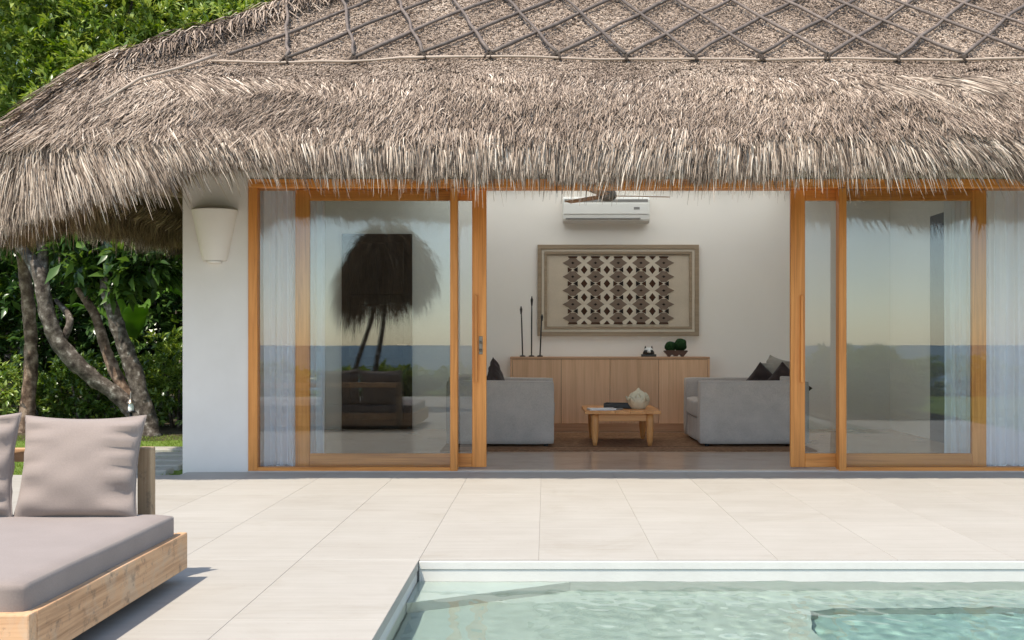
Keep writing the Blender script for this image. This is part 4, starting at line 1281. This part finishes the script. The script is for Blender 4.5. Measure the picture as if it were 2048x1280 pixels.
for i, x in enumerate(colx):
    for j, y in enumerate(rowy):
        l = 64 if i == 0 else 56; r_ = 66 if i == 4 else 56
        flat('medallion', [(x - l, y), (x - 30, y - 18), (x - 16, y - 34), (x + 16, y - 34), (x + 30, y - 18), (x + r_, y), (x + 30, y + 18), (x + 16, y + 34), (x - 16, y + 34), (x - 30, y + 18)], M['tx_taupe'], 0)
        flat('dot', [(x - 11, y), (x, y - 8), (x + 11, y), (x, y + 8)], M['tx_black'], 1)
    for j in range(4):
        y = rowy[j] + 42.7
        flat('bow_tie', [(x - 31, y - 17), (x - 2, y), (x - 31, y + 17)], M['tx_brown'] if i % 2 == 0 else M['tx_black'], 2)
        flat('bow_tie', [(x + 31, y - 17), (x + 31, y + 17), (x + 2, y)], M['tx_black'] if i % 2 == 0 else M['tx_brown'], 2)
    flat('edge_piece', [(x - 30, 478), (x + 30, 478), (x + 26, 490), (x - 26, 490)], M['tx_brown'], 2)
    flat('edge_piece', [(x - 26, 888), (x + 26, 888), (x + 30, 900), (x - 30, 900)], M['tx_brown'], 2)
for i in range(4):
    x = (colx[i] + colx[i + 1]) / 2
    for j in range(4):
        y = rowy[j] + 42.7
        flat('diamond_border', [(x - 34, y), (x - 20, y - 22), (x, y - 42), (x + 20, y - 22), (x + 34, y), (x + 20, y + 22), (x, y + 42), (x - 20, y + 22)], M['linen_pale'], 3)
        flat('diamond', [(x - 21, y), (x, y - 27), (x + 21, y), (x, y + 27)], M['tx_brown'], 4)
    flat('half_diamond', [(x - 21, 478), (x + 21, 478), (x, 502)], M['tx_brown'], 4)
    flat('half_diamond', [(x - 21, 900), (x, 876), (x + 21, 900)], M['tx_brown'], 4)

# ------------------------------------------------------------------ air conditioner, ceiling fan
ac = empty('air_conditioner', (wx(1210.5, AD), 4.349, wz(450, AD))); tag(ac, 'white wall air conditioner above the framed textile', 'air conditioner')
hw2 = wx(1296, AD) - ac.location.x
prism_pts = [(-.002, .02), (-.14, .0), (-.205, .035), (-.215, .10), (-.215, .285), (-.19, .315), (-.002, .315)]
bm = bmesh.new()
a_ = [bm.verts.new((-hw2, y, z)) for y, z in prism_pts]; b_ = [bm.verts.new((hw2, y, z)) for y, z in prism_pts]
bm.faces.new(a_); bm.faces.new(b_[::-1])
for i in range(len(prism_pts)):
    j = (i + 1) % len(prism_pts); bm.faces.new((a_[i], a_[j], b_[j], b_[i]))
bmesh.ops.bevel(bm, geom=bm.edges[:], offset=.008, segments=2, affect='EDGES')
bm_obj('casing', bm, M['white_plastic'], ac)
box('front_panel', -hw2 + .012, hw2 - .012, -.226, -.2155, .105, .235, M['white_plastic'], ac, .004)
box('louvre', -hw2 + .035, hw2 - .11, -.222, -.150, .045, .062, M['grey_plastic'], ac, .003)
box('intake_grille', -hw2 + .02, hw2 - .02, -.2205, -.2152, .252, .283, M['grey_plastic'], ac, .002)
box('badge', hw2 - .19, hw2 - .12, -.2285, -.2262, .16, .19, M['grey_plastic'], ac, .001)
fan = empty('ceiling_fan', (wx(1215, 11.2), 2.2, 2.951)); tag(fan, 'ceiling fan with thin blades hanging in front of the air conditioner', 'ceiling fan')
tube('down_rod', [(0, 0, 0), (0, 0, -.36)], .012, M['grey_plastic'], fan, 10)
lathe('canopy', [(0, 0), (.06, 0), (.05, -.05), (.015, -.07)], M['white_plastic'], fan, 20)
lathe('motor', [(.015, -.33), (.075, -.345), (.095, -.385), (.09, -.43), (.05, -.455), (0, -.46)], M['grey_plastic'], fan, 24)
for k in range(3):
    a = R(8) + k * 2 * math.pi / 3
    bm = bmesh.new(); bm_box(bm, .09, .64, -.055, .055, -.004, .004, .003)
    for v in bm.verts:
        v.co.y *= 1.0 if v.co.x < .3 else .8
    bm.transform(Matrix.Rotation(a, 4, 'Z') @ Matrix.Rotation(R(10), 4, 'X'))
    o = bm_obj('blade', bm, M['oak_x'], fan, False, (0, 0, -.405))

# ------------------------------------------------------------------ coffee table and what lies on it
ty0, ty1 = 1.95, 2.95
tx0, tx1 = 0.395, 1.155
ct = empty('coffee_table', ((tx0 + tx1) / 2, (ty0 + ty1) / 2, 0.0235)); tag(ct, 'small honey brown wooden coffee table with bowed legs on the rug', 'coffee table')
hx_, hy_ = (tx1 - tx0) / 2, (ty1 - ty0) / 2
for k in range(5):
    a = -hx_ + k * 2 * hx_ / 5
    box('top_plank', a + .0008, a + 2 * hx_ / 5 - .0008, -hy_, hy_, .318, .352, M['honey_y'], ct, .004, 2)
for s in (-1, 1):
    box('apron', -hx_ + .14, hx_ - .14, s * (hy_ - .085) - .012, s * (hy_ - .085) + .012, .245, .3175, M['honey_x'], ct, .003)
    box('apron', s * (hx_ - .105) - .012, s * (hx_ - .105) + .012, -hy_ + .12, hy_ - .12, .245, .3175, M['honey_y'], ct, .003)
    for q in (-1, 1):
        x, y = s * (hx_ - .105), q * (hy_ - .085)
        lathe('leg', [(0, 0), (.021, 0), (.028, .04), (.037, .14), (.038, .24), (.034, .3175), (0, .3178)], M['honey_z'], ct, 16, (x, y, 0))
TT = 0.0235 + .352
bk = empty('book', (wx(1203, 11.15), 2.12, TT + .0005)); bk.rotation_euler = (0, 0, R(8)); tag(bk, 'pale magazine lying at the left front of the coffee table', 'book')
box('cover', -.135, .135, -.10, .10, .0, .003, M['paper'], bk, .001)
box('pages', -.132, .128, -.097, .097, .0032, .013, M['paper'], bk, .001)
box('cover', -.135, .135, -.10, .10, .0132, .016, M['paper'], bk, .001)
tr_ = empty('tray', (wx(1243, 11.45), 2.45, TT + .0005)); tr_.rotation_euler = (0, 0, R(-12)); tag(tr_, 'black low tray behind the magazine on the coffee table', 'tray')
box('tray_base', -.17, .17, -.12, .12, 0, .008, M['black'], tr_, .003)
for s in (-1, 1):
    box('tray_side', -.17, .17, s * .115 - .006, s * .115 + .006, .0082, .05, M['black'], tr_, .003)
    box('tray_end', s * .164 - .006, s * .164 + .006, -.1085, .1085, .0082, .055, M['black'], tr_, .003)
rm = box('remote_control', -.075, .075, -.022, .022, 0, .016, M['grey_plastic'], None, .004, 2)
rm.location = (wx(1232, 11.1), 2.12, TT + .001); rm.rotation_euler = (0, 0, R(28)); tag(rm, 'dark slim remote beside the magazine on the coffee table', 'remote control')
vs = empty('vase', (wx(1277, 11.3), 2.30, TT + .0005)); tag(vs, 'cream lotus-shaped pot with pointed petals on the coffee table', 'vase')
lathe('bowl', [(0, 0), (.066, 0), (.074, .008), (.104, .05), (.116, .09), (.110, .118), (.090, .128)], M['cream'], vs, 28)
lathe('bud', [(.104, .115), (.088, .145), (.055, .172), (.024, .190), (.012, .208), (0, .218)], M['cream'], vs, 28)
for k in range(11):
    a = k * 2 * math.pi / 11
    bm = bmesh.new()
    prof = [(.096, .06, .034), (.113, .09, .034), (.119, .112, .020), (.126, .128, .003)] if k % 2 else [(.100, .10, .03), (.096, .13, .030), (.080, .152, .018), (.066, .168, .003)]
    rows_ = []
    for r_, z, w2 in prof:
        rows_.append([bm.verts.new((r_ + dx, s * w2, z)) for dx, s in ((0, -1), (.012, 0), (0, 1), (-.008, 0))])
    for p, q in zip(rows_, rows_[1:]):
        for i in range(4):
            bm.faces.new((p[i], p[(i + 1) % 4], q[(i + 1) % 4], q[i]))
    bm.faces.new(rows_[0][::-1]); bm.faces.new(rows_[-1])
    bm.transform(Matrix.Rotation(a, 4, 'Z'))
    bm_obj('petal', bm, M['cream'], vs, True)
# ------------------------------------------------------------------ planting
def leaf_mesh(name, C, A, Nn, size, tint, mat, parent, wid=0.38, fold=0.22, arch=0.15):
    """C base points, A axis directions, Nn leaf normals, size lengths"""
    n = len(C)
    A = unit(A); S = unit(np.cross(A, Nn)); Nn = unit(np.cross(S, A))
    L = size[:, None]
    b = C
    m1 = C + A * L * .45
    l = m1 + S * L * wid * .5 + Nn * L * fold * .35
    r = m1 - S * L * wid * .5 + Nn * L * fold * .35
    m = m1 + Nn * L * 0.02
    t = C + A * L - Nn * L * arch
    V = np.stack([b, l, m, r, t], 1).reshape(-1, 3)
    o = (np.arange(n) * 5)[:, None]
    T = np.concatenate([o + [0, 2, 1], o + [0, 3, 2], o + [1, 2, 4], o + [2, 3, 4]], 0)
    return fast_mesh(name, V, None, mat, parent, np.repeat(np.clip(tint, 0, 1), 5), T)

def sphere_dirs(n, g):
    v = g.normal(size=(n, 3)); return v / np.linalg.norm(v, axis=1)[:, None]

def crown(name, blobs, n_cl, per, size, mat, parent, seed, wid=0.38, spread=0.9, shell=0.55, tmean=0.5, up=0.45):
    """leaf rosettes spread through a set of ellipsoid blobs; coordinates relative to parent"""
    g = np.random.default_rng(seed)
    vol = np.array([b[3] * b[4] * b[5] for b in blobs]) ** (2 / 3)
    pick = g.choice(len(blobs), n_cl, p=vol / vol.sum())
    B = np.array(blobs)[pick]
    d = sphere_dirs(n_cl, g)
    wv = Wave(seed + 3, 3, 10, 1.5, 5)
    rad = (shell + (1 - shell) * g.random(n_cl)) * (1 + 0.16 * wv(d * 2 + B[:, :3]))
    cc = B[:, :3] + d * B[:, 3:6] * rad[:, None]
    # tip direction of each twig: outward and up
    tw = unit(d + np.array([0, 0, up]) + g.normal(0, .35, (n_cl, 3)))
    C = np.repeat(cc, per, 0); TWG = np.repeat(tw, per, 0)
    n = len(C)
    a = unit(TWG + spread * sphere_dirs(n, g))
    nn = unit(np.array([0, 0, 1.0]) + 0.5 * TWG + .6 * sphere_dirs(n, g))
    sz = size * g.uniform(.6, 1.25, n)
    C = C + a * (sz * .15)[:, None] + g.normal(0, size * .22, (n, 3))
    tint = g.normal(tmean, .2, n) + np.repeat(g.normal(0, .16, n_cl), per)
    return leaf_mesh(name, C, a, nn, sz, tint, mat, parent, wid), cc

def tree(name, loc, label, trunk, radii, blobs, n_cl, per, size, mat, seed, bark='bark', group=None, cat='tree', **kw):
    t = empty(name, loc); tag(t, label, cat, group)
    g = np.random.default_rng(seed)
    ob, cc = crown('crown', blobs, n_cl, per, size, mat, t, seed, **kw)
    V, F = tube_data(trunk, radii, 9, .15, .08, g)
    top = np.array(trunk[-1]); mid = np.array(trunk[max(0, len(trunk) - 2)])
    me = bpy.data.meshes.new('trunk'); me.from_pydata(V, [], F); me.polygons.foreach_set('use_smooth', [True] * len(F)); me.update()
    mesh_obj('trunk', me, M[bark], t)
    for k in range(7):
        e_ = cc[g.integers(0, len(cc))]
        s_ = mid + (top - mid) * g.uniform(.3, 1)
        m_ = (s_ + e_) / 2 + g.normal(0, .15, 3)
        tube('limb', [tuple(s_), tuple(m_), tuple(e_)], [radii[-1] * .7, radii[-1] * .45, .012], M[bark], t, 6, .2)
    return t

GT = 'tall trees behind the villa'
tree('leafy_tree', (-4.9, 8.3, -.04), 'bright green tree showing above the thatched hip, left of the palm', [(0, 0, 0), (.1, 0, 2), (-.1, 0, 4)], [.2, .17, .12],
     [(0.2, 0, 5.2, 1.7, 1.3, 1.5), (-1.1, -.5, 4.9, 1.3, 1.1, 1.2), (1.2, .3, 5.9, 1.3, 1.2, 1.3), (-.3, 0.4, 6.6, 1.5, 1.2, 1.2)], 3300, 13, .135, M['leaf_bright'], 101, group=GT, shell=.7, tmean=.66)
tree('leafy_tree', (-7.4, 8.0, -.04), 'light green tree at the top left, over the roof corner', [(0, 0, 0), (-.1, 0, 2), (.1, 0, 3.6)], [.2, .16, .12],
     [(.3, 0, 4.6, 1.4, 1.2, 1.5), (1.1, -.3, 5.6, 1.2, 1.0, 1.1), (-.8, .2, 5.8, 1.5, 1.2, 1.3), (.2, .2, 6.9, 1.6, 1.2, 1.0)], 3000, 13, .135, M['leaf_bright'], 102, group=GT, shell=.7, tmean=.58)
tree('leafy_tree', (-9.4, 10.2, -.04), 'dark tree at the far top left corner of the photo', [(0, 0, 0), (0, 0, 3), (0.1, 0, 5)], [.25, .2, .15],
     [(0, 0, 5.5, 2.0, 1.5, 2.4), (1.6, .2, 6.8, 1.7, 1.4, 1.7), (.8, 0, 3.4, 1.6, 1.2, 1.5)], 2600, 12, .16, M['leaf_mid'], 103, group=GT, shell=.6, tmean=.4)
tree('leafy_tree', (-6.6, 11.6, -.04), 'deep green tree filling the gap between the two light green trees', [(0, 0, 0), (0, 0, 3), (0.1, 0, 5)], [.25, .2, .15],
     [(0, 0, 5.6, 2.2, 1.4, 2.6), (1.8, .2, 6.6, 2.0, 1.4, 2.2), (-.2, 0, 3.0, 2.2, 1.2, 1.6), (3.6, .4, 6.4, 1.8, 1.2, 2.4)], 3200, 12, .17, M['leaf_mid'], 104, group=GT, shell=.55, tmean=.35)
# palm
pm = empty('palm_tree', (wx(498, 22), 13.0, -.04)); tag(pm, 'palm tree with its trunk rising behind the thatched ridge', 'palm tree')
tube('trunk', [(0, 0, 0), (.05, 0, 3), (-.05, 0, 6), (0, 0, 8.2)], [.17, .14, .12, .11], M['bark_tan'], pm, 10, .3)
def frond(parent, loc, yaw, pitch, Ln, seed, drop=1.0, lw=.04, ll=.55, mat='leaf_palm'):
    g = np.random.default_rng(seed)
    k = 26
    s = np.linspace(0, 1, k)
    el = pitch - drop * s ** 1.4
    ds = Ln / k
    h = np.cumsum(np.cos(el) * ds); z = np.cumsum(np.sin(el) * ds)
    dirx, diry = math.cos(yaw), math.sin(yaw)
    mid = np.column_stack([dirx * h, diry * h, z]) + np.array(loc)
    lat = np.array([-diry, dirx, 0])
    C, A, Sz = [], [], []
    for i in range(1, k):
        for sd in (-1, 1):
            for q in range(2):
                f = g.random()
                C.append(mid[i - 1] * (1 - f) + mid[i] * f)
                tg = mid[i] - mid[i - 1]; tg = tg / np.linalg.norm(tg)
                A.append(tg * .75 + sd * lat * 1.0 + np.array([0, 0, -.35]) + g.normal(0, .12, 3))
                Sz.append(ll * math.sin(math.pi * (0.12 + .8 * s[i])) * g.uniform(.85, 1.1) + .06)
    C, A, Sz = np.array(C), np.array(A), np.array(Sz)
    nn = np.tile(np.array([0, 0, 1.0]), (len(C), 1)) + g.normal(0, .3, (len(C), 3))
    fr = leaf_mesh('frond', C, A, nn, Sz, g.normal(.5, .22, len(C)), M[mat], parent, lw / ll * 1.6, .1, .18)
    V, F = tube_data([tuple(p) for p in mid[::4]] + [tuple(mid[-1])], [.022 - .0025 * i for i in range(len(mid[::4]) + 1)], 5)
    me = bpy.data.meshes.new('stalk'); me.from_pydata(V, [], F); me.update()
    mesh_obj('stalk', me, M['leaf_stem'], fr)
    return fr
M['leaf_stem'] = m_plain('green_stem', [(0.3, (0.11, 0.14, 0.035)), (0.7, (0.20, 0.21, 0.07))], 12, 0.6, 0.3, 0.2)
for k in range(15):
    frond(pm, (0, 0, 8.15), k * 2.4 + .3, R(65 - 6 * k), 2.9, 300 + k, 1.5)

# shrubs behind the lawn
GS = 'shrubs behind the lawn'
def shrub(x, y, h, rx, label, mat, seed, n_cl=420, per=12, size=.15, wid=.4, **kw):
    t = empty('shrub', (x, y, -.04)); tag(t, label, 'shrub', GS)
    crown('foliage', [(0, 0, h * .52, rx, rx * .8, h * .5), (rx * .5, -.1, h * .4, rx * .6, rx * .6, h * .38), (-rx * .5, .1, h * .42, rx * .65, rx * .6, h * .4)], n_cl, per, size, M[mat], t, seed, wid, shell=.5, **kw)
    for k in range(4):
        a = k * 1.7
        tube('stem', [(0.08 * math.cos(a), .08 * math.sin(a), 0), (.3 * rx * math.cos(a), .3 * rx * math.sin(a), h * .7)], [.03, .01], M['bark'], t, 6)
    return t
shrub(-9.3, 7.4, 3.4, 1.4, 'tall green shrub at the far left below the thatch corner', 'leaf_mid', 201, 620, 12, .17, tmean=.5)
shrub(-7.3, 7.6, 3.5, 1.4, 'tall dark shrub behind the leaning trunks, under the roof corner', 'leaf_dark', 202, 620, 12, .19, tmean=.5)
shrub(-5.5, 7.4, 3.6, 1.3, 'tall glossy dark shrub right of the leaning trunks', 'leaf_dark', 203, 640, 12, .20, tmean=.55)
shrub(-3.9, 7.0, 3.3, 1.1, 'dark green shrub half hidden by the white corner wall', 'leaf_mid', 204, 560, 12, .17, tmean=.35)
shrub(-7.15, 4.9, 1.05, .75, 'low light green bush behind the left daybed cushion', 'leaf_bright', 205, 420, 12, .085, tmean=.55)
shrub(-5.9, 5.2, .95, .65, 'low dark bush at the foot of the leaning trunks, left side', 'leaf_mid', 206, 330, 12, .09, tmean=.35)
shrub(-4.75, 5.3, 1.25, .65, 'small leafy bush behind the tree foot, beside the white wall', 'leaf_mid', 207, 360, 12, .10, tmean=.6)
shrub(-4.0, 5.0, .55, .5, 'low bluish dark clump at the lawn edge by the white wall', 'leaf_dark', 208, 200, 12, .10, wid=.25, tmean=.6)
shrub(-8.3, 5.6, 1.6, .8, 'medium green bush at the left photo edge above the cushion', 'leaf_mid', 209, 420, 12, .10, tmean=.6)
# far-off wood that reads as one dark mass
wd = empty('far_wood', (-4, 17, -.04))
o, _ = crown('far_wood_leaves', [(-9, 0, 4, 4, 1.5, 5), (-4, .5, 5, 4, 1.5, 6), (1, .3, 5, 4, 1.5, 6), (6, 0, 4, 4, 1.5, 5), (-14, 0, 4, 4, 1.5, 5.5)], 4200, 9, .45, M['leaf_dark'], None, 260, .5, shell=.3)
o.name = 'far_wood'; o.location = (-4, 17, -.04); tag(o, 'dense dark wood closing the view behind the garden trees', 'wood', kind='stuff')
bpy.data.objects.remove(wd)
o.name = 'far_wood'

# leaning multi-stemmed tree on the lawn edge
FD = DIST + 3.9
def fp(px, py, dy=0.0):
    d = FD + dy
    return (wx(px, d), 3.9 + dy, wz(py, d))
fb = fp(300, 868)
ft = empty('frangipani_tree', (fb[0], fb[1], -.04)); tag(ft, 'gnarled grey tree with several leaning trunks behind the daybed', 'tree')
def rel(p): return (p[0] - fb[0], p[1] - fb[1], p[2] + .04)
gb = np.random.default_rng(77)
def limb(pts, rad, bark='bark', name='trunk'):
    return tube(name, [rel(p) for p in pts], [r * .84 for r in rad], M[bark], ft, 12, .06, .13, gb)
limb([fp(303, 880), fp(292, 830), fp(270, 750), fp(245, 680), fp(222, 610), fp(212, 560), fp(228, 500, .2), fp(250, 440, .3)], [.15, .125, .115, .105, .095, .08, .06, .04])
limb([fp(285, 850, .05), fp(240, 795, .0), fp(185, 755, -.1), fp(128, 700, -.2), fp(95, 630, -.25), fp(82, 560, -.25), fp(66, 525, -.2), fp(28, 480, -.1), fp(-20, 430, 0)], [.10, .105, .11, .115, .105, .10, .085, .06, .04])
limb([fp(82, 565, -.25), fp(86, 510, -.15), fp(80, 450, -.1), fp(95, 400, 0)], [.085, .07, .06, .04], name='branch')
limb([fp(275, 830, .1), fp(238, 760, .15), fp(212, 700, .2), fp(190, 630, .25), fp(158, 578, .3), fp(140, 530, .3)], [.09, .085, .075, .065, .055, .035], 'bark_tan', 'branch')
limb([fp(120, 690, -.2), fp(140, 640, -.1), fp(112, 600, .1)], [.06, .05, .03], name='branch')
limb([fp(50, 885, .6), fp(58, 780, .6), fp(62, 700, .6), fp(58, 620, .6), fp(48, 540, .6), fp(40, 470, .6)], [.12, .10, .095, .09, .085, .07], 'bark_tan')
bl = []
for px, py, rx, rz in ((170, 510, .42, .30), (260, 470, .45, .32), (60, 440, .5, .3), (310, 520, .35, .28), (240, 560, .3, .18), (-20, 420, .5, .35), (150, 430, .5, .3)):
    p = rel(fp(px, py, .1)); bl.append((p[0], p[1], p[2], rx, .45, rz))
crown('crown', bl, 210, 13, .24, M['leaf_dark'], ft, 401, .34, shell=.4, tmean=.62)

# banana plants
def banana(x, y, spec, label, seed):
    b = empty('banana_plant', (x, y, -.04)); tag(b, label, 'banana plant', 'banana plants in the garden')
    g = np.random.default_rng(seed)
    tube('stem', [(0, 0, 0), (.03, 0, .6), (0, 0, 1.2)], [.09, .075, .05], M['leaf_stem'], b, 10, .1)
    for (yaw, pitch, Ln, wd_, z0) in spec:
        k = 14
        s = np.linspace(0, 1, k); el = R(pitch) - 1.3 * s ** 1.6
        h = np.cumsum(np.cos(el)) * Ln / k; z = np.cumsum(np.sin(el)) * Ln / k + z0
        dx, dy = math.cos(R(yaw)), math.sin(R(yaw))
        V, F, T = [], [], []
        for i in range(k):
            wv_ = wd_ * math.sin(math.pi * min(1, .04 + .94 * s[i]) ** .8) * .5 + .006
            for q, f in enumerate((-1, -.5, 0, .5, 1)):
                lat = f * wv_ + .012 * math.sin(i * 2.1 + f)
                zz = z[i] + abs(f) * wv_ * .35 + .02 * math.sin(i * 3 + q)
                V.append((dx * h[i] - dy * lat, dy * h[i] + dx * lat, zz)); T.append(.55 + .15 * math.sin(i * 1.7) - .1 * (q == 2) + g.normal(0, .05))
        for i in range(k - 1):
            for q in range(4):
                a = i * 5 + q; F.append((a, a + 1, a + 6, a + 5))
        lf = fast_mesh('leaf', V, F, M['banana'], b, T, smooth=True)
        sd = lf.modifiers.new('thick', 'SOLIDIFY'); sd.thickness = .004
banana(-8.15, 4.6, [(10, 62, 1.5, .38, 1.0), (70, 75, 1.6, .36, 1.1), (150, 60, 1.3, .36, 1.0), (250, 66, 1.5, .38, 1.1), (330, 50, 1.4, .36, .95)], 'bright banana plant at the left photo edge, behind the daybed', 1)
banana(-4.55, 6.0, [(200, 66, 1.5, .36, 1.1), (250, 74, 1.6, .34, 1.2), (300, 62, 1.4, .36, 1.1), (20, 70, 1.4, .34, 1.2), (110, 60, 1.4, .34, 1.1)], 'banana plant in the shade beside the white corner wall', 2)
banana(-5.6, 5.9, [(180, 60, 1.2, .3, 1.0), (240, 70, 1.4, .32, 1.1), (300, 58, 1.2, .3, 1.0), (40, 70, 1.3, .3, 1.1)], 'banana plant behind the middle of the leaning trunks', 3)

# lawn blades and the stepping slabs beside the house
g_ = np.random.default_rng(500)
n = 26000
P = np.column_stack([g_.uniform(-7.6, -2.98, n), TY1 + .01 + (3.9 - TY1) * g_.random(n) ** 1.2])
P = P[~((P[:, 0] > -3.9) & (P[:, 1] < 1.35))| (g_.random(n) < .25)]
n = len(P)
p0 = np.column_stack([P, np.full(n, -.045)])
tipv = np.column_stack([g_.normal(0, .014, (n, 2)), g_.uniform(.018, .045, n)])
nodes = np.stack([p0, p0 + tipv * .55, p0 + tipv * [1.3, 1.3, 1]], 1)
gr = ribbons('grass', nodes, g_.uniform(.003, .007, n), unit(np.column_stack([g_.normal(size=(n, 2)), np.zeros(n)])), g_.normal(.5, .22, n), (1, .8, .15), M['grass'], None)
tag(gr, 'short green lawn grass beside the villa', 'grass', kind='stuff')
for k, (y, ln) in enumerate(((0.02, .20), (0.40, .22), (0.82, .22), (1.3, .24), (1.85, .26))):
    o = box('stepping_stone', -.42, .42, 0, ln, -.05, .012, M['tile'], None, .012, 2)
    o.location = (-3.52 - .02 * k, y, -.004)
    nm = ['nearest', 'second nearest', 'third', 'fourth', 'farthest'][k]
    tag(o, f'pale stone slab in the lawn beside the white wall, {nm} from the terrace', 'stepping stone', 'stepping stones along the house')

# small garden lantern by the tree foot
gl_ = empty('garden_lantern', (fp(262, 850, -.5)[0], 3.4, -.04)); tag(gl_, 'small pale garden lantern on a post behind the daybed cushion', 'lantern')
gl_.scale = (.6, .6, .86)
tube('post', [(0, 0, 0), (0, 0, .36)], [.03, .026], M['black'], gl_, 8)
lathe('base_plate', [(0, .36), (.085, .36), (.075, .385), (0, .387)], M['black'], gl_, 14)
lathe('lamp_glass', [(.05, .387), (.055, .42), (.045, .47), (.03, .49)], M['white_glaze'], gl_, 14)
lathe('cap', [(.085, .485), (.06, .515), (.02, .545), (.022, .60), (.012, .63), (0, .635)], M['metal'], gl_, 14)

for k, (x, y, h, rx, lab) in enumerate(((4.75, -6.75, .95, .65, 'nearest the villa'), (5.2, -8.0, .9, .6, 'in the middle'), (4.85, -9.3, .95, .65, 'farthest from the villa'))):
    t = empty('pool_bush', (x, y, .028)); tag(t, f'green bush in the poolside bed mirrored in the right door, {lab}', 'bush', 'bushes beside the pool')
    crown('foliage', [(0, 0, h * .5, rx, .6, h * .5), (rx * .3, .1, h * .45, rx * .6, .6, h * .42)], 300, 11, .13, M['leaf_mid'], t, 640 + k, .45, shell=.6, tmean=.5)
# low hedge between the pool terrace and the beach (mirrored in the glass)
gh = 'bushes between terrace and beach'
for k, (x, h, rx, lab) in enumerate(((-6.2, .62, 1.2, 'far left'), (-3.6, .5, 1.2, 'left'), (-1.4, .55, 1.1, 'left of centre'), (1.0, .5, 1.2, 'centre'), (3.6, .5, 1.2, 'right of centre'), (6.2, .6, 1.3, 'right'), (8.8, .7, 1.5, 'far right'))):
    t = empty('beach_bush', (x, -14.6, -.04)); tag(t, f'low seaside bush mirrored in the doors, {lab} of its row', 'bush', gh)
    crown('foliage', [(0, 0, h * .5, rx, .8, h * .52), (rx * .5, .1, h * .45, rx * .6, .6, h * .42)], 260, 10, .17, M['leaf_bright'], t, 600 + k, .45, shell=.6, tmean=.5)
